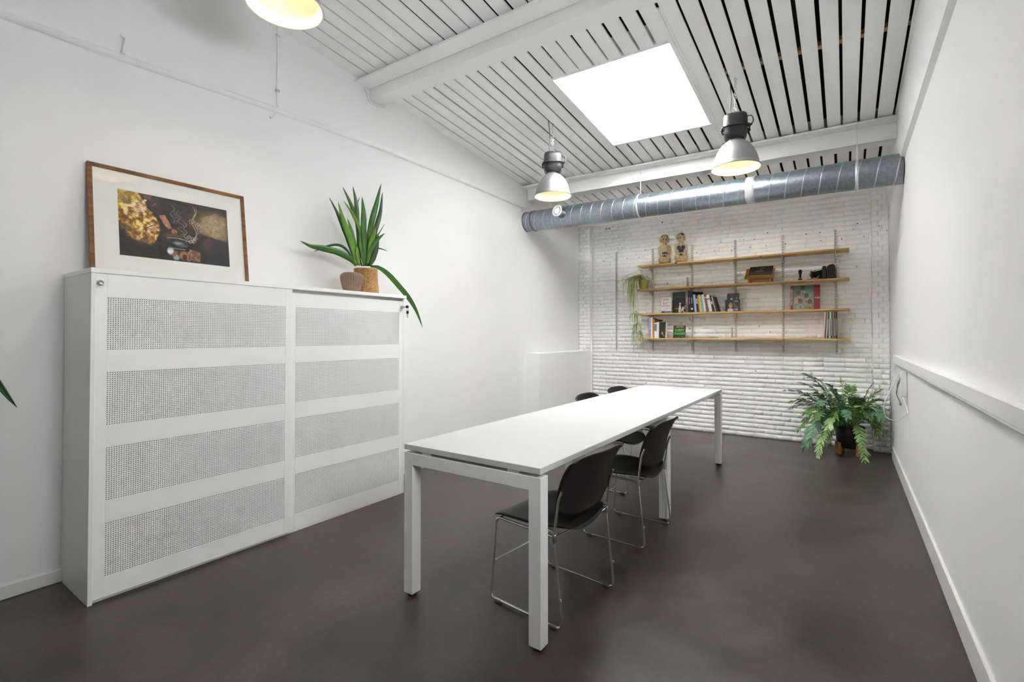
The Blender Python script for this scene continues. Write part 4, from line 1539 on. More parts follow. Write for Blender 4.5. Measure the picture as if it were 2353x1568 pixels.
# shelf two: pot of spider plant, book rest, stamp, folding camera
z2 = SHZ[1]
st = thing('book_rest', 'honey coloured wooden book rest with sloping board on the second shelf', 'stand', (-.845, 6.50, z2))
Tb = Matrix.Translation((0, -.03, .058)) @ Matrix.Rotation(R(38), 4, 'X')
mb = MB()
for x in (-.125, .105):
    mb = MB().box((x, -.02, 0), (x + .022, .002, .062), .002)
    mb.build('leg', M['standwood'], st)
    MB().box((x, .13, 0), (x + .022, .152, .085), .002).build('leg', M['standwood'], st)
    MB().box((x + .003, .002, .016), (x + .019, .13, .036), .001).build('side_rail', M['standwood'], st)
MB().box((-.103, -.014, .014), (.105, -.002, .036), .001).build('front_rail', M['standwood'], st)
MB().box((-.103, .136, .03), (.105, .148, .06), .001).build('rear_rail', M['standwood'], st)
MB().box((-.16, -.01, -.004), (.155, .20, .008), .002, Tb).build('sloping_board', M['standwood'], st)
MB().box((-.16, -.024, -.004), (.155, -.008, .034), .002, Tb).build('lip', M['standwood'], st)
bk = thing('black_album', 'thick black book with pale title lying on the sloping book rest', 'book', (-.845, 6.50, z2))
MB().box((-.115, -.006, .0085), (.14, .19, .012), .001, Tb).build('cover', colour_mat((44, 40, 36)), bk)
MB().box((-.112, -.004, .012), (.1385, .187, .034), 0, Tb).build('pages', M['paper'], bk)
MB().box((-.115, -.006, .034), (.14, .19, .038), .001, Tb).build('front_board', colour_mat((44, 40, 36)), bk)
MB().box((-.108, -.004, .0383), (.133, .06, .039), 0, Tb).build('cover_band', colour_mat((84, 76, 72)), bk)
TL_ = Tb @ Matrix.Translation((.02, 0, .0394)) @ Matrix.Rotation(R(-90), 4, 'X')
for s, yy, sz, dx in (('AGE', .145, .022, .03), ('OF', .112, .018, .012), ('EMPIRES', .078, .026, 0)):
    lettering(s, sz, colour_mat((190, 176, 164)), bk, TL_ @ Matrix.Translation((dx - .02, 0, yy)), 'title', .0004)
s_ = thing('hand_stamp', 'small black hand stamp with rounded grip on the second shelf', 'stamp', (-.424, 6.53, z2))
MB().lathe([(.0005, .125), (.012, .123), (.0185, .113), (.0195, .1), (.0165, .085), (.0115, .068), (.010, .05), (.0125, .04), (.0125, .034), (.010, .032), (.010, .022)], 24).build('grip', M['blackgloss'], s_)
MB().lathe([(.0105, .034), (.012, .033), (.012, .024), (.0105, .023)], 20).build('ferrule', M['brass'], s_)
MB().box((-.019, -.011, 0), (.019, .011, .022), .002).build('stamp_base', M['bronzedark'], s_)

cm = thing('folding_camera', 'old black folding camera with extended bellows on the second shelf', 'camera', (-.20, 6.53, z2))
MB().box((-.01, -.03, 0), (.035, .085, .128), .006).build('body', M['leather'], cm)
MB().box((-.006, -.02, .128), (.03, .05, .148), .006).build('viewfinder', M['blackmetal'], cm)
g = MB()
secs = []
for i in range(15):
    u = i / 14
    s = .046 - .016 * u + (.0045 if i % 2 else -.003)
    x = -.01 - .09 * u
    secs.append([(x, .028 - s, .058 - s), (x, .028 + s, .058 - s), (x, .028 + s, .058 + s), (x, .028 - s, .058 + s)])
vs = [q for s in secs for q in s]
g.add(vs, [(i * 4 + k, i * 4 + (k + 1) % 4, (i + 1) * 4 + (k + 1) % 4, (i + 1) * 4 + k) for i in range(14) for k in range(4)])
g.build('bellows', M['leather'], cm)
MB().box((-.118, -.018, .018), (-.1, .074, .1), .006).build('lens_standard', M['bronzedark'], cm)
T = Matrix.Translation((-.118, .028, .06)) @ Matrix.Rotation(R(-90), 4, 'Y')
MB().lathe([(.0005, .004), (.012, .004), (.014, .014), (.02, .015), (.024, .0)], 24, T).build('lens', M['steel'], cm)
mb = MB().box((-.15, -.02, .0), (-.01, .076, .008), .002)
mb.build('bed_plate', M['bronzedark'], cm)
MB().tube([(-.07, -.024, .006), (-.035, -.026, .04)], .0035, 8).build('strut', M['steel'], cm)
MB().tube([(-.155, -.01, .0), (-.138, .0, .06), (-.122, .02, .1)], .003, 8).build('front_strut', M['steel'], cm)
mb = MB().box((-.095, .01, .104), (-.07, .03, .108), .001).box((-.086, .016, .096), (-.08, .024, .104))
mb.build('sight', M['bronzedark'], cm)
cb = thing('camera_case', 'upright black leather camera case with angled lid beside the folding camera', 'case', (-.128, 6.53, z2))
prof = [(-.034, 0), (.046, 0), (.046, .13), (.026, .162), (-.01, .155), (-.034, .135)]
n = len(prof)
vs = [(p[0], yy, p[1]) for yy in (-.035, .11) for p in prof]
MB().add(vs, [tuple(range(n)), tuple(range(n, 2 * n))[::-1]] + [(k, n + k, n + (k + 1) % n, (k + 1) % n) for k in range(n)]).build('case_body', M['leather'], cb)
for x, z in ((0, .125), (.016, .125), (0, .024), (.016, .024)):
    MB().ball((x, -.036, z), .0028, 8).build('stud', M['steel'], cb)

GBE = 'slim white bookends on the shelves'
for x, z, lab in ((-2.19, z2, 'slim white bookend at the spider plant end of the second shelf'), (-1.722, z2, 'slim white bookend alone on the empty part of the second shelf'),
                  (-.055, z2, 'slim white bookend against the camera case, right end of second shelf'), (-1.178, z4, 'slim white bookend standing alone mid way along the lowest shelf')):
    o = thing('bookend', lab, 'bookend', (x, 6.62, z), 0, GBE)
    MB().box((-.003, -.055, 0), (.003, .045, .135), .001).build('upright_plate', M['rail'], o)
    MB().box((.003, -.055, 0), (.03, .045, .0025), .0008).build('foot_plate', M['rail'], o)

# ------------------------------------------------------------------ carved seated figures on the top shelf
def statue(label, x, yaw, blue_chest, headyaw):
    s = thing('carved_figure', label, 'figurine', (x, 6.575, SHZ[0]), yaw, 'carved seated figures')
    mb = MB()
    H = Matrix.Rotation(headyaw, 3, 'Z') @ Matrix.Rotation(R(14), 3, 'X')
    hc = Vector((0, -.006, .332))
    # base and folded legs
    mb.ball((0, .0, .06), (.077, .06, .062), 18).ball((-.043, -.022, .058), (.037, .05, .054), 14).ball((.043, -.022, .058), (.037, .05, .054), 14)
    mb.ball((0, 0, .03), (.077, .062, .033), 18).ball((-.03, -.048, .03), (.034, .02, .024), 12).ball((.03, -.048, .03), (.034, .02, .024), 12)
    # trunk, shoulders, neck
    mb.ball((0, 0, .145), (.037, .031, .055), 14).ball((0, -.004, .205), (.054, .034, .046), 16).ball((0, 0, .240), (.064, .026, .022), 14)
    mb.tube([(0, 0, .235), (0, -.002, .295)], [.024, .021], 12)
    # arms down to the hands on the lap
    for sx in (-1, 1):
        mb.tube(spline([(sx * .06, 0, .243), (sx * .067, .004, .19), (sx * .066, -.004, .15), (sx * .05, -.034, .12), (sx * .028, -.056, .112)], 10), [.0165, .0165, .016, .0155, .015, .0145, .014, .0135, .013, .012, .011], 10)
        mb.ball((sx * .02, -.06, .11), (.015, .01, .009), 10)
    # head: skull, jaw, ears, nose, lips, brow

    def hb(c, r, n=12):
        mb.ball(hc + H @ Vector(c), r, n, rot=H)
    hb((0, .004, .016), (.052, .05, .05), 18)
    hb((0, -.008, -.022), (.04, .042, .036), 16)
    hb((0, -.05, -.006), (.011, .014, .017))
    hb((0, -.046, -.028), (.017, .01, .006))
    hb((0, -.038, -.046), (.018, .014, .011))
    for sx in (-1, 1):
        hb((sx * .054, .006, .002), (.013, .012, .024))
        hb((sx * .046, .012, -.026), (.014, .014, .016))
        hb((sx * .02, -.043, .018), (.014, .008, .005))
    o = mb.build('body', M['bronze'], s)
    rm_ = o.modifiers.new('fuse', 'REMESH')
    rm_.mode = 'VOXEL'
    rm_.voxel_size = .0042
    rm_.use_smooth_shade = True
    sm = o.modifiers.new('soften', 'SMOOTH')
    sm.factor = .5
    sm.iterations = 3
    dg = bpy.context.evaluated_depsgraph_get()
    me = bpy.data.meshes.new_from_object(o.evaluated_get(dg))
    o.modifiers.clear()
    o.data = me
    for p in me.polygons:
        p.use_smooth = True
    for sx in (-1, 1):
        MB().ball(hc + H @ Vector((sx * .019, -.0455, .008)), (.0075, .005, .0055), 10, rot=H).build('eye', M['bronzedark'], s)
    # dark hair cap
    g = []
    for i in range(9):
        p = R(8 + 62 * i / 8)
        g.append([hc + H @ (Vector((.0535 * math.sin(p) * math.cos(a), .004 + .0515 * math.sin(p) * math.sin(a), .016 + .0515 * math.cos(p)))) for a in [R(-38) + R(256) * k / 16 for k in range(17)]])
    MB().shell(g, .002).build('hair', M['bronzedark'], s)
    if blue_chest:
        mb = MB().ball((-.021, -.018, .206), (.033, .023, .026), 14).ball((.021, -.018, .206), (.033, .023, .026), 14).ball((0, -.014, .188), (.044, .027, .034), 14).ball((0, -.006, .152), (.033, .029, .03), 14)
    else:
        mb = MB().ball((0, -.003, .148), (.0385, .033, .024), 14)
    mb.build('painted_bodice', M['bluelac'], s)
    mb = MB().ball((0, -.04, .108), (.030, .026, .016), 12)
    mb.build('sash', M['bronzedark'], s)
    return s


statue('carved gilded seated figure with bare chest facing the room, top shelf', -2.012, R(12), False, R(8))
statue('carved gilded seated figure with dark blue chest and head turned aside, top shelf', -1.795, R(14), True, R(-34))

# ------------------------------------------------------------------ leaves
def ribbon(path, width, fold=.25, n=14, side=None, tip=.5, base=.35):
    """strap leaf: V folded blade along a path, width in metres"""
    P = spline(path, n)
    g = []
    for i, p in enumerate(P):
        u = i / n
        t = (P[min(i + 1, n)] - P[max(i - 1, 0)]).normalized()
        s = side if side is not None else Vector((t.y, -t.x, 0))
        if s.length < 1e-3:
            s = Vector((1, 0, 0))
        s = (s - t * s.dot(t)).normalized()
        nn = t.cross(s)
        w = width * .5 * min(1, base + (1 - base) * u / .3) * min(1, ((1 - u) / tip) ** .75) + .0006
        g.append([p - s * w + nn * w * fold, p - s * w * .5 + nn * w * fold * .35, p, p + s * w * .5 + nn * w * fold * .35, p + s * w + nn * w * fold])
    return g


# strap leaved plant on the cabinet
PX = -3.12
pl = thing('strap_leaf_plant', 'green strap leaved plant in a woven straw basket on top of the cabinet', 'plant', (PX, 2.478, CZ + .001))
L = pl.location
bp_ = [(.0005, 0), (.098, 0), (.101, .012), (.0985, .05), (.093, .1), (.0885, .15), (.0875, .185), (.0905, .2), (.086, .2025), (.082, .196), (.082, .17)]
MB().lathe(bp_, 144, ribs=36, amp=.018).build('basket', M['wicker'], pl)
mb = MB()
for i in range(1, 19):
    z = .2 * i / 19
    r_ = .1 - .0125 * min(1, z / .17)
    mb.tube([(r_ * 1.012 * math.cos(a), r_ * 1.012 * math.sin(a), z + .0018 * math.cos(36 * a)) for a in [2 * math.pi * k / 72 for k in range(72)]], .0016, 4, closed=True)
o = mb.build('weave_strands', M['wicker'], pl)
o['kind'] = 'stuff'
MB().disc(.083, .178, 32).build('soil', M['soil'], pl)
mb = MB().tube([(.0, .094, .1), (.0, .112, .102), (.0, .118, .098)], .004, 8)
mb.build('basket_peg', M['stem'], pl)
leafs = [  # photo points, width, x offsets base -> tip, material
    ([(820, 611), (795, 534), (781, 500), (756, 453)], .032, (.0, -.06), 'leaf3'),
    ([(820, 611), (807, 552), (791, 511), (777, 464)], .046, (.03, .05), 'leaf2'),
    ([(815, 600), (800, 552), (785, 515), (767, 475)], .03, (-.01, -.05), 'leaf3'),
    ([(824, 609), (822, 516), (806, 468), (787, 429)], .034, (-.02, -.07), 'leaf'),
    ([(826, 611), (822, 507), (818, 462), (811, 429)], .034, (0, -.02), 'leaf'),
    ([(838, 611), (829, 535), (811, 493), (790, 462)], .026, (.02, .03), 'leaf2'),
    ([(841, 612), (837, 535), (836, 489), (832, 452)], .046, (.04, .05), 'leaf'),
    ([(843, 612), (852, 525), (865, 471), (876, 422)], .046, (.02, .04), 'leaf'),
    ([(847, 612), (862, 534), (874, 489), (879, 442)], .038, (-.01, -.02), 'leaf3'),
    ([(845, 606), (853, 563), (859, 540), (862, 520)], .044, (.06, .08), 'leaf2'),
    ([(845, 600), (854, 572), (868, 551), (884, 536)], .034, (.06, .10), 'leaf'),
    ([(818, 611), (806, 596), (777, 580), (741, 571), (715, 566), (690, 554)], .044, (.05, .10), 'leaf'),
    ([(815, 608), (799, 577), (777, 563), (745, 568), (722, 579)], .018, (.0, -.05), 'leaf3'),
    ([(851, 612), (870, 615), (893, 632), (920, 662), (938, 684), (952, 706), (962, 728), (971, 753)], .043, (.04, .02), 'leaf'),
    ([(830, 611), (824, 540), (822, 471), (827, 454)], .009, (-.03, -.06), 'leaf3'),
    ([(850, 612), (858, 592), (866, 566), (870, 536)], .046, (.03, .02), 'leaf3'),
    ([(852, 600), (860, 572), (875, 572), (890, 577)], .010, (-.02, -.04), 'leaf3'),
    ([(850, 600), (862, 552), (873, 533), (884, 515)], .010, (-.03, -.05), 'leaf3'),
    ([(826, 611), (822, 590), (821, 575), (820, 566)], .03, (.04, .05), 'leaf2'),
    ([(836, 612), (833, 585), (828, 560), (826, 530)], .03, (.05, .06), 'leaf'),
    ([(832, 612), (818, 570), (808, 530), (798, 502)], .03, (.02, -.01), 'leaf')]
for pts, wd, (xa, xb), mk in leafs:
    n = len(pts)
    P = [at(px, py, 0, PX + xa + (xb - xa) * i / (n - 1)) - L for i, (px, py) in enumerate(pts)]
    P[0] = P[0] * 1.0
    MB().shell(ribbon(P, wd, .28, 16, Vector((.25, 1, .0)) if abs(P[-1].y - P[0].y) < abs(P[-1].z - P[0].z) * 1.0 else Vector((.3, .4, 1)), .45), .0009).build('leaf', M[mk], pl)

# small ribbed pot
v = thing('ribbed_vase', 'small brown ribbed glazed vase on the cabinet before the straw basket', 'vase', (-3.035, 2.283, CZ + .0008))
prof = [(.0005, 0), (.052, 0), (.056, .006), (.068, .035), (.079, .08), (.0835, .112), (.078, .13), (.063, .141), (.058, .144), (.052, .141), (.052, .11)]
MB().lathe(prof, 168, ribs=28, amp=.022).build('body', M['ribbed'], v)
MB().lathe([(.0505, .13), (.0005, .06)], 32).build('dark_inside', M['soil'], v)

# plant at the left edge, only a leaf tip reaches into view
p2 = thing('floor_plant', 'single long dark green leaf reaching in beside the cabinet at the left edge', 'plant', (-3.02, .12, 0))
MB().lathe([(.0005, 0), (.1, 0), (.125, .22), (.13, .25), (.12, .25), (.11, .2)], 40).build('pot', M['blackpot'], p2)
MB().disc(.113, .22, 24).build('soil', M['soil'], p2)
L = p2.location
for tip, mid_, wd in (((-3.0, .511, .957), (-.0, .18, 1.09), .062), ((-3.05, -.1, 1.3), (-.02, -.06, .9), .05), ((-2.9, .05, 1.25), (.06, 0, .85), .05), ((-3.15, .18, 1.2), (-.08, .03, .8), .05)):
    T_ = Vector(tip) - L
    pth = [Vector((0, 0, .2)), Vector(mid_) * .9, Vector(mid_), T_] if tip[1] < .5 else [Vector((0, 0, .2)), Vector((0, .03, .85)), Vector((0, .13, 1.17)), Vector((0, .27, 1.16)), T_]
    MB().shell(ribbon(pth, wd, .25, 22, Vector((1, .3, 0)) if tip[1] < .5 else Vector((.25, .78, .55)), .4), .001).build('leaf', M['leaf3'], p2)

# ------------------------------------------------------------------ spider plant on the second shelf
rg = random.Random(21)
sp = thing('spider_plant', 'trailing spider plant hanging off the left end of the second shelf', 'plant', (-2.29, 6.535, SHZ[1] + .0008))
MB().lathe([(.0005, 0), (.052, 0), (.058, .01), (.072, .1), (.075, .128), (.069, .128), (.066, .1)], 40).build('pot', M['yellowpot'], sp)
MB().disc(.066, .108, 24).build('soil', M['soil'], sp)
base = Vector((0, 0, .11))


def sleaf(b, out, h, drop, wd, mk, par):
    d = Vector((out[0], out[1], 0))
    mid1 = b + d * .35 + Vector((0, 0, h))
    mid2 = b + d * .98 + Vector((0, 0, h * .55 - max(0, drop) * .16))
    end = b + d * 1.05 + Vector((0, 0, -drop))
    MB().shell(ribbon([b, mid1, mid2, end], wd, .3, 10, None, .5), .0006).build('leaf', M[mk], par)


for k in range(52):
    a = R(rg.uniform(158, 262))
    ln = rg.uniform(.11, .17)
    if rg.random() < .2:
        ln *= 1.6
    dx = ln * math.cos(a)
    sleaf(base + Vector((rg.uniform(-.03, .02), rg.uniform(-.03, .02), 0)), (dx - .03, ln * math.sin(a) - .02), rg.uniform(.03, .09), rg.uniform(.14, .46) if ln < .18 else rg.uniform(0, .2), rg.uniform(.009, .014), rg.choice(['spider', 'spider', 'spider2']), sp)
for a, ln, h, dr in ((178, .33, .13, -.08), (190, .36, .06, .02), (200, .30, .07, .0), (60, .12, .07, .06), (20, .11, .05, .05), (230, .2, .16, -.13), (172, .26, .07, .14), (185, .28, .09, .22)):
    sleaf(base, (ln * math.cos(R(a)), ln * math.sin(R(a)) * .4), h, dr, .012, 'spider', sp)
# trailing runners with plantlets
for dx, dz, cnt in ((-.10, -.36, 13), (-.085, -.52, 16), (-.05, -.62, 16)):
    end = Vector((dx, -.08, dz))
    MB().tube(spline([base, Vector((dx - .02, -.1, .1)), Vector((dx + .01, -.1, dz * .5)), end], 14), .0022, 6).build('runner', M['spider2'], sp)
    for k in range(cnt):
        a = R(rg.uniform(0, 360))
        ln = rg.uniform(.04, .11)
        sleaf(end + Vector((0, 0, rg.uniform(-.02, .03))), (ln * math.cos(a), ln * math.sin(a) * .45), rg.uniform(.0, .04), rg.uniform(.06, .24), rg.uniform(.008, .012), rg.choice(['spider', 'spider', 'leaf2']), sp)

# ------------------------------------------------------------------ fern by the right wall
fc = Vector((.035, 6.36, 0))
fe = thing('potted_fern', 'bushy blue green fern in a black pot on wooden feet by the brick wall', 'plant', fc)
MB().lathe([(.0005, .07), (.1, .07), (.115, .085), (.13, .2), (.135, .3), (.126, .3), (.12, .26)], 48).build('pot', M['blackpot'], fe)
MB().disc(.121, .27, 32).build('soil', M['soil'], fe)
for k in range(4):
    a = R(38 + 90 * k)
    T = Matrix.Rotation(a, 4, 'Z')
    MB().hexa([T @ Vector(p) for p in ((.105, -.02, 0), (.14, -.02, 0), (.14, .02, 0), (.105, .02, 0), (.112, -.024, .13), (.152, -.024, .13), (.152, .024, .13), (.112, .024, .13))]).build('foot', M['legwood'], fe)


def frond(path, plen, mk, droop=.3):
    """arching midrib with loosely paired, wavy finger lobes"""
    L_ = sum((Vector(path[i + 1]) - Vector(path[i])).length for i in range(len(path) - 1))
    nn = max(7, int(L_ / .026))
    P = spline(path, nn)
    mb = MB()
    mb.tube(P, [.0032 * (1 - .75 * i / nn) + .0006 for i in range(nn + 1)], 5, caps=False)
    roll = rg.uniform(-.5, .5)
    for i in range(1, nn + 1):
        u = i / nn
        if u < .14:
            continue
        t = (P[min(i + 1, nn)] - P[i - 1]).normalized()
        s = t.cross(Vector((0, 0, 1)))
        s = s.normalized() if s.length > .1 else Vector((1, .2, 0))
        nrm = s.cross(t).normalized()
        s, nrm = s * math.cos(roll) + nrm * math.sin(roll), nrm * math.cos(roll) - s * math.sin(roll)
        prof = math.sin(math.pi * min(1, (u - .04) / 1.06)) ** .6 if i < nn else .6
        for sg in ((-1, 1) if i < nn else (0,)):
            ln = plen * prof * rg.uniform(.75, 1.2)
            p0 = P[i] + t * rg.uniform(-.006, .006)
            d = (s * sg * .9 + t * (.5 + .5 * u) + nrm * rg.uniform(-.25, .3)).normalized()
            wv = (t - d * t.dot(d))
            wv = wv.normalized() if wv.length > .05 else s
            w = min(.0105, ln * .15) * rg.uniform(.85, 1.2)
            bend = rg.uniform(.1, 1.0) * droop
            pts = []
            for q, ww in ((0, .55), (.3, 1.05), (.6, .9), (.85, .55), (1.0, .06)):
                c = p0 + d * ln * q - Vector((0, 0, 1)) * ln * bend * q * q
                pts += [c - wv * w * ww + nrm * .0015, c, c + wv * w * ww + nrm * .0015]
            mb.add(pts, [(r_ * 3 + c_, r_ * 3 + c_ + 1, r_ * 3 + c_ + 4, r_ * 3 + c_ + 3) for r_ in range(4) for c_ in range(2)], True)
    mb.build('frond', [M[mk]], fe)


crown = Vector((0, 0, .285))
ft = [  # photo point of the tip, depth y, extra arch, lobe length, material
    (1853, 861, 6.25, .10, .085, 'fern1'), (1840, 880, 6.45, .10, .08, 'fern1'), (1868, 868, 6.50, .12, .05, 'fern2'), (1808, 898, 6.20, .10, .075, 'fern1'),
    (1813, 939, 6.25, .12, .08, 'fern1'), (1822, 922, 6.05, .10, .08, 'fern2'), (1835, 988, 6.15, .17, .085, 'fern2'), (1847, 1030, 6.05, .20, .09, 'fern1'),
    (1878, 1056, 5.92, .22, .085, 'fern3'), (1860, 1008, 6.0, .17, .085, 'fern1'), (1931, 867, 6.45, .03, .03, 'fern3'), (1947, 884, 6.35, .04, .05, 'fern2'),
    (1963, 888, 6.45, .04, .045, 'fern2'), (2006, 881, 6.40, .06, .05, 'fern2'), (2020, 899, 6.35, .08, .075, 'fern2'), (2046, 922, 6.42, .10, .075, 'fern2'),
    (2050, 946, 6.30, .12, .08, 'fern1'), (2040, 990, 6.25, .18, .085, 'fern2'), (2018, 1003, 6.2, .18, .075, 'fern2'), (1987, 1061, 5.98, .16, .085, 'fern3'),
    (1905, 885, 6.2, .08, .085, 'fern1'), (1890, 905, 6.05, .10, .08, 'fern3'), (1920, 905, 6.1, .06, .075, 'fern1'), (1985, 915, 6.1, .06, .075, 'fern2'),
    (1975, 935, 6.0, .08, .07, 'fern3'), (1880, 930, 5.98, .12, .085, 'fern1'), (1870, 965, 5.95, .14, .08, 'fern2'), (1900, 990, 5.95, .15, .075, 'fern3'),
    (1995, 960, 6.0, .12, .08, 'fern2'), (2015, 945, 6.15, .10, .075, 'fern3'), (1945, 960, 5.98, .12, .07, 'fern1'), (1893, 1028, 5.98, .18, .075, 'fern2'),
    (2030, 968, 6.1, .15, .075, 'fern1'), (1862, 905, 6.1, .10, .09, 'fern1'), (1875, 885, 6.3, .10, .09, 'fern3'), (2000, 925, 6.5, .08, .07, 'fern1'),
    (1930, 930, 6.25, .05, .07, 'fern2'), (1850, 950, 6.1, .12, .085, 'fern2'), (1915, 955, 6.05, .1, .08, 'fern2'), (1960, 915, 6.25, .05, .07, 'fern1')]
for px, py, y, arch, pln, mk in ft:
    e_ = at(px, py, 1, y) - fc
    e_.x = min(e_.x, XR - .085 - fc.x)
    c0 = crown + Vector((max(-.07, min(.07, e_.x * .2)), max(-.07, min(.07, e_.y * .2)), 0))
    m1 = c0.lerp(e_, .4) + Vector((0, 0, arch))
    m2 = c0.lerp(e_, .75) + Vector((0, 0, arch * .8))
    m1.x, m2.x = min(m1.x, XR - .1 - fc.x), min(m2.x, XR - .1 - fc.x)
    frond([c0, m1, m2, e_], pln * 1.05, mk)

for k in range(26):                                            # shorter inner fronds fill the crown
    a_ = 2 * math.pi * k / 26 + rg.uniform(-.2, .2)
    r_ = rg.uniform(.12, .3)
    e_ = Vector((r_ * math.cos(a_), r_ * math.sin(a_) * (.8 if math.sin(a_) > 0 else 1), rg.uniform(.32, .62)))
    e_.x = min(e_.x, XR - .1 - fc.x)
    c0 = crown + Vector((e_.x * .2, e_.y * .2, 0))
    frond([c0, c0.lerp(e_, .4) + Vector((0, 0, .06)), c0.lerp(e_, .75) + Vector((0, 0, .06)), e_], .075, rg.choice(['fern1', 'fern2', 'fern2', 'fern3']))

# ------------------------------------------------------------------ framed photograph leaning on the wall
FW, FH = .818, .616
lean = math.asin(.085 / FH)
xb = -3.247
Tf = Matrix.Translation((xb, 1.228, CZ + .0045)) @ Matrix.Rotation(R(90), 4, 'Z') @ Matrix.Rotation(-lean, 4, 'X')
fr = thing('framed_photograph', 'large wood framed photograph with wide white mount leaning on the wall', 'picture', (xb, 1.228, CZ))
Tl = rel(Tf, fr)
fw, fd = .0205, .022
for nm, lo, hi in (('frame_bar', (-FW / 2, 0, 0), (-FW / 2 + fw, fd, FH)), ('frame_bar', (FW / 2 - fw, 0, 0), (FW / 2, fd, FH)),
                   ('frame_bar', (-FW / 2 + fw, 0, FH - fw), (FW / 2 - fw, fd, FH)), ('frame_bar', (-FW / 2 + fw, 0, 0), (FW / 2 - fw, fd, fw))):
    MB().box(lo, hi, .0008, Tl).build(nm, M['oak'], fr)
MB().box((-FW / 2 + fw, .009, fw), (FW / 2 - fw, .014, FH - fw), 0, Tl).build('mount', M['mat'], fr)
MB().box((-FW / 2 + fw, .004, fw), (FW / 2 - fw, .006, FH - fw), 0, Tl).build('glass_sheet', M['glass'], fr)

pr = Print(300, 196, (40, 35, 34))
rs = np.random.RandomState(5)
pr.a *= (0.85 + .3 * rs.rand(196, 300))[..., None]
# dim wall, pale plaster patch upper right
pr.ell(.80, .66, .24, .3, (96, 72, 50), 0, .9, .9)
pr.poly([(.70, .52), (.985, .44), (.985, .86), (.87, .9), (.74, .78)], (150, 128, 92), .55).ell(.86, .64, .15, .22, (176, 156, 118), 0, .8, .8).grain(.35, 11, 1)
pr.poly([(.71, .5), (1, .42), (1, 0), (.75, 0)], (44, 38, 44)).ell(.78, .36, .06, .14, (92, 62, 44), 0, .9, .7)
# yellow cloth over the back, mottled and worn
def field(seed, cells, rough=3):
    g = np.zeros((196, 300))
    for o_ in range(rough):
        c_ = cells * 2 ** o_
        q = np.random.RandomState(seed + o_).rand(c_ + 2, int(c_ * 1.53) + 2)
        yi, xi = np.linspace(0, c_, 196), np.linspace(0, int(c_ * 1.53), 300)
        y0_, x0_ = yi.astype(int), xi.astype(int)
        fy, fx = (yi - y0_)[:, None], (xi - x0_)[None]
        fy, fx = fy * fy * (3 - 2 * fy), fx * fx * (3 - 2 * fx)
        v_ = (q[y0_][:, x0_] * (1 - fy) + q[y0_ + 1][:, x0_] * fy) * (1 - fx) + (q[y0_][:, x0_ + 1] * (1 - fy) + q[y0_ + 1][:, x0_ + 1] * fy) * fx
        g += v_ / 2 ** o_
    return g / g.max()


n_a, n_b, n_c = field(31, 6, 5), field(57, 9, 4), field(77, 22, 3)
edge = np.interp(pr.y, [0, .06, .14, .28, .42, .5, .58, .72, .85, 1.0], [.02, .16, .24, .30, .335, .34, .335, .285, .225, .17])
cloth = np.clip((edge + .03 * (n_b - .5) - pr.x) * 60, 0, 1) * np.clip((pr.y - (.42 - 1.5 * pr.x) + .3 * (n_a - .6)) * 5, 0, 1)
pr.blend(cloth, (150, 98, 22))
pr.blend(cloth * np.clip((n_c - .42) * 4, 0, 1) * np.clip((pr.y - .2) * 3, 0, 1), (224, 172, 24))
pr.blend(cloth * np.clip((.62 - pr.y) * 2.2, 0, 1) * np.clip(n_b * 1.3 - .35, 0, 1), (150, 74, 30))
for cx, cy, rx, ry, ro, kk in ((.17, .78, .075, .12, -35, .9), (.26, .46, .09, .075, 20, .95), (.08, .8, .05, .08, -30, .6), (.10, .62, .07, .07, 0, .5), (.23, .30, .08, .05, 10, .5), (.255, .62, .04, .12, 25, .5)):
    m_ = np.zeros((196, 300, 3))
    keep = pr.a.copy()
    pr.ell(cx, cy, rx, ry, (208, 180, 162), R(ro), .9, kk)
    mk_ = (cloth * np.clip((n_c - .40) * 5, 0, 1))[..., None]
    pr.a = keep * (1 - mk_) + pr.a * mk_
pr.blend(cloth * np.clip((n_c - .62) * 6, 0, .7), (236, 214, 178)).blend(cloth * np.clip((.34 - n_c) * 6, 0, .6), (84, 52, 18))
pr.ell(.02, .97, .12, .14, (176, 152, 48), 0, 1.0, .7)
pr.line([(.06, .7), (.235, .46)], .005, (222, 190, 100)).line([(.12, .95), (.31, .6)], .004, (212, 180, 120)).line([(.22, .46), (.32, .565)], .006, (96, 60, 20))
for k in range(5):
    pr.line([(.285 + .012 * k, .37 + .012 * k), (.30 + .012 * k, .42 + .01 * k)], .0035, (54, 36, 28))
# arm: dark plum sleeve, forearm, hand
pr.poly([(.22, .97), (.3, .93), (.36, .84), (.385, .7), (.345, .66), (.28, .74), (.25, .86)], (64, 42, 54)).line([(.29, .84), (.31, .88)], .006, (170, 140, 140))
pr.ell(.245, .965, .035, .05, (104, 66, 46)).ell(.225, .9, .012, .015, (230, 228, 220))
pr.poly([(.335, .7), (.39, .72), (.43, .6), (.445, .52), (.415, .5), (.37, .58)], (182, 120, 90)).ell(.392, .62, .022, .07, (212, 156, 122), R(22), .9, .7)
pr.ell(.468, .47, .028, .04, (196, 132, 108), R(35), .4).line([(.45, .52), (.49, .43)], .008, (150, 92, 72))
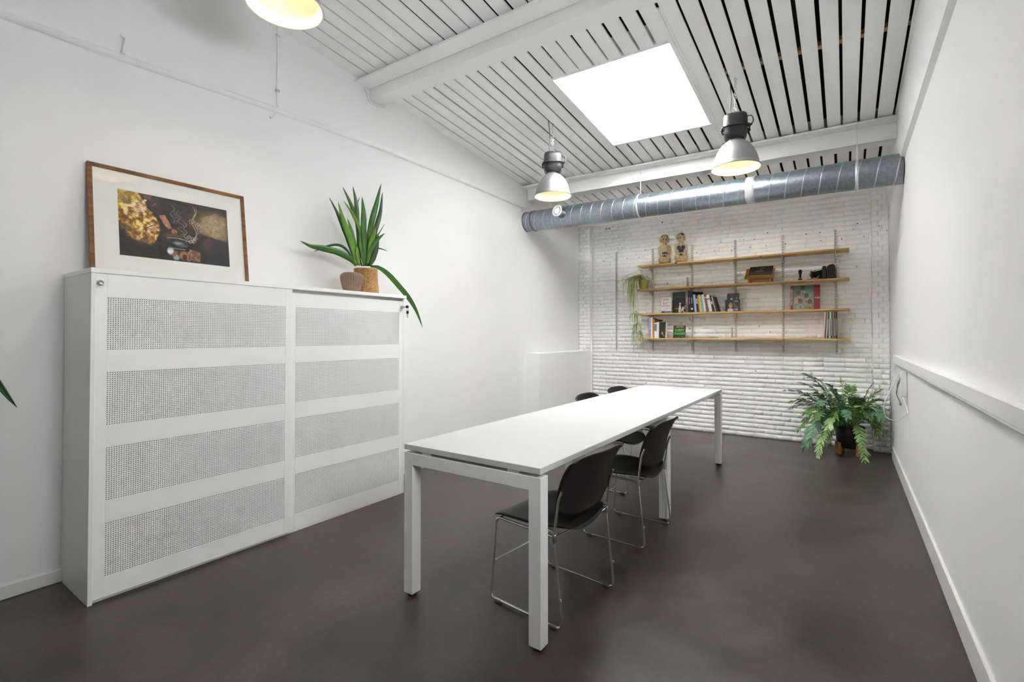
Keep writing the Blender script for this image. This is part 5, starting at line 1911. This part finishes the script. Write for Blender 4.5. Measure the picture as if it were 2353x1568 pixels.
# embers, pan, stove
pr.ell(.48, .4, .13, .045, (98, 68, 44), 0, .8).grain(.2, 6)
pr.ell(.5, .29, .125, .1, (30, 30, 32), 0, .2).ell(.5, .325, .12, .045, (52, 54, 58), 0, .3).line([(.4, .36), (.5, .375), (.6, .35), (.66, .32)], .006, (170, 170, 168)).ell(.5, .29, .045, .028, (150, 154, 158), 0, .9).ell(.54, .26, .05, .02, (96, 98, 104), 0, .9)
pr.poly([(.34, .42), (.36, 0), (.33, 0), (.32, .3)], (20, 18, 18)).poly([(.6, .3), (.7, .24), (.705, .48), (.64, .46)], (46, 36, 34)).poly([(.60, .22), (.705, .18), (.7, .02), (.6, .04)], (140, 104, 86)).ell(.65, .1, .05, .1, (112, 66, 40), 0, 1, .7)
pr.ell(.425, .15, .03, .06, (206, 214, 222), 0, .5).ell(.475, .06, .03, .05, (150, 168, 178), 0, .6).poly([(.43, .09), (.47, .17), (.5, .14), (.455, .06)], (150, 92, 56)).ell(.55, .1, .045, .075, (170, 118, 62), 0, .4).ell(.552, .07, .022, .05, (72, 50, 38), 0, .5).line([(.44, .2), (.56, .2)], .008, (180, 186, 190), .7)
for k in range(60):
    x0, y0 = .58 + .11 * rs.rand(), .02 + .17 * rs.rand()
    pr.line([(x0, y0), (x0 + .02 * rs.randn() * .6, y0 - .04 * rs.rand())], .003, (216, 190, 170) if k % 2 else (120, 60, 30), .8)
# chalk white steam lines


def curl(cx, cy, r, turns, sgn, c=(206, 198, 184)):
    pr.line([(cx + r * (1 - t / 24) * math.cos(sgn * t / 24 * turns * 6.283) / pr.asp, cy + r * (1 - t / 24) * math.sin(sgn * t / 24 * turns * 6.283)) for t in range(25)], .0035, c)


chalk = (186, 178, 166)
pr.line([(.655, .96 - .3 * i / 30 * 1.0 + 0) if False else (.655 + .02 * math.sin(i * .35), .95 - .02 * i) for i in range(30)], .0045, chalk)
pr.line([(.672 + .02 * math.sin(i * .35 + .5), .95 - .02 * i) for i in range(30)], .0035, chalk)
curl(.635, .68, .05, 1.6, 1)
curl(.695, .64, .055, 1.7, -1)
for cx, cy in ((.60, .41), (.635, .39), (.665, .4), (.615, .34), (.645, .345)):
    curl(cx, cy, .036, 1.5, 1)
pr.line([(.57 + .015 * math.sin(i), .33 + .02 * i) for i in range(18)], .003, chalk).line([(.53 + .03 * math.sin(i * .9), .44 + .018 * i) for i in range(15)], .003, chalk, .8).line([(.46 + .02 * math.sin(i * .7), .62 + .02 * i) for i in range(15)], .003, chalk, .8)
for k in range(7):
    x0, y0 = .4 + .12 * rs.rand(), .62 + .25 * rs.rand()
    pr.line([(x0 + .006 * i, y0 + .03 * math.sin(i * .8 + k)) for i in range(12)], .0025, (150, 142, 136), .7)
pr.a *= (0.8 + .4 * n_c)[..., None]
pr.a = np.clip(pr.a, 0, 255)
pr.grain(.16, 21)
pr.build('photo_print', fr, Tl @ Matrix.Translation((.008 - .0, .0086, .118)), .575, .378)

# ------------------------------------------------------------------ low boxed casing in the left corner
o = MB().box((XL + .001, 5.17, .0), (XL + .2, YB - .07, 1.05), .003).build('boxed_casing', M['wall'])
tag(o, 'low white boxed in casing in the far left corner behind the table', 'casing')

# ------------------------------------------------------------------ cable trunking, power strip and cables at the right wall
TY = 5.62
tr = thing('cable_trunking', 'white cable trunking with a lid running along the right wall', 'trunking', (XR, 2.0, 1.02))
L = tr.location
MB().box((XR - .034, YF + .1, 1.021), (XR - .001, TY, 1.090), .003).build('trunking_body', M['white_plastic'], tr, L)
MB().box((XR - .0375, YF + .1, 1.034), (XR - .034, TY - .06, 1.0895), .0015).build('lid', M['white_plastic'], tr, L)
for y in (TY - .045, TY + .002, TY + .055):
    MB().box((XR - .039, y, 1.019), (XR - .002, y + .022, 1.092), .002).build('end_clip', M['white_plastic'], tr, L)
ps = thing('power_strip', 'white multi socket power strip hanging on the right wall under the trunking', 'power strip', (XR - .002, 4.93, .79))
MB().box((-.04, -.029, 0), (0, .029, .20), .006).build('strip_body', M['white_plastic'], ps)
for k in range(4):
    T = Matrix.Translation((-.0402, 0, .03 + .045 * k)) @ Matrix.Rotation(R(-90), 4, 'Y')
    MB().lathe([(.0195, 0), (.0195, .002), (.017, .002), (.0165, -.0), (.0005, .0004)], 24, T).build('socket', M['white_plastic'], ps)


def cable(label, pts, r_, mk, nm='cable'):
    o = thing(nm, label, 'cable', pts[0])
    MB().tube([p - Vector(pts[0]) for p in spline([Vector(p) for p in pts], 40)], r_, 8).build('flex', M[mk], o)
    return o


def A(px, py, x):
    return at(px, py, 0, x)


cable('thick grey cable looping from the power strip on the right wall', [A(2072, 862, XR - .02), A(2063, 888, XR - .03), A(2060, 905, XR - .03), A(2067, 922, XR - .025), A(2070.5, 931, XR - .02), A(2066, 929, XR - .022)], .0042, 'darkcable')
cable('thin grey cable crossing behind the thick grey cable by the power strip', [A(2073.5, 858, XR - .012), A(2068, 872, XR - .045), A(2062, 884, XR - .065), A(2061, 902, XR - .075)], .0035, 'darkcable')
cable('long white cable drooping in a wide loop in front of the fern', [A(2067, 860, XR - .01), A(2054, 880, XR - .05), A(2042, 905, XR - .11), A(2031, 930, XR - .145), A(2036, 958, XR - .13), A(2060, 967, XR - .07), A(2085, 951, XR - .008)], .003, 'whitecable')
cable('white cable falling from the power strip to the loop end', [A(2068, 886, XR - .012), A(2074, 910, XR - .012), A(2083, 935, XR - .01), A(2087, 952, XR - .008)], .003, 'whitecable')
cable('white cable knotted below the trunking end', [A(2053, 838, XR - .015), A(2058, 836, XR - .02), A(2055, 850, XR - .03), A(2058, 862, XR - .03), A(2065, 874, XR - .015), A(2056, 876, XR - .03), A(2053.5, 880, XR - .03), A(2056, 882, XR - .03)], .003, 'whitecable')

# ------------------------------------------------------------------ pipes and cables on the left wall
pp = [(-1.5, 2.79), (.493, 2.833), (.972, 2.845), (1.889, 2.897), (2.846, 2.925), (3.9, 2.925), (5.10, 2.912)]
o = thing('wall_pipe', 'white painted pipe running the length of the left wall', 'pipe', (XL, 2.0, 2.9))
MB().tube([Vector((XL + .003, y, z)) - Vector(o.location) for y, z in [tuple(q) for q in [(p.x, p.y) for p in spline([Vector((a, b, 0)) for a, b in pp], 40)]]], .0215, 14).build('pipe_run', M['wall'], o)
o = thing('cable_conduit', 'thin white vertical conduit with bare wire end on the left wall below ceiling', 'conduit', (XL + .005, 1.878, 2.93))
MB().tube([(0, 0, .0), (0, 0, .62)], .009, 12).build('conduit_tube', M['wall'], o)
MB().box((-.012, -.016, .1), (.01, .012, .118), .002).build('clip', M['steel'], o)
MB().box((-.012, -.016, .5), (.01, .012, .518), .002).build('clip', M['rail'], o)
MB().tube(spline([(0, 0, .004), (.002, -.006, -.03), (.004, -.03, -.085), (.004, -.05, -.105)], 12), .003, 8).build('wire', M['whitecable'], o)
mb = MB()
for k in range(3):
    mb = MB().tube([(.004, -.05, -.105), (.006 + .006 * k, -.062, -.1 - .011 * k)], .0013, 6)
    mb.build('wire_strand', M['greycable'], o)
o = thing('pipe_stub', 'short white capped pipe stub standing on the wall pipe near the left edge', 'pipe', (XL + .012, .975, 2.865))
MB().tube([(0, 0, 0), (0, .003, .04), (0, .012, .085), (0, .008, .1), (0, -.012, .105)], .009, 10).build('stub_tube', M['wall'], o)
cable('white cable bending round the left end of the near ceiling beam', [(XL + .008, 2.64, 3.385), (XL + .008, 2.672, 3.33), (XL + .01, 2.7, 3.29), (XL + .01, 2.76, 3.285), (XL + .01, 2.86, 3.305)], .010, 'whitecable')
cable('white cable dropping beside the left end of the far ceiling beam', [(XL + .01, 5.19, 3.14), (XL + .012, 5.195, 3.0), (XL + .012, 5.18, 2.92), (XL + .012, 5.12, 2.885), (XL + .012, 5.06, 2.86)], .010, 'whitecable')
cable('second white cable dropping from the far beam to the duct end', [(XL + .25, 5.362, 3.0), (XL + .25, 5.37, 2.94), (XL + .25, 5.36, 2.88)], .008, 'whitecable')
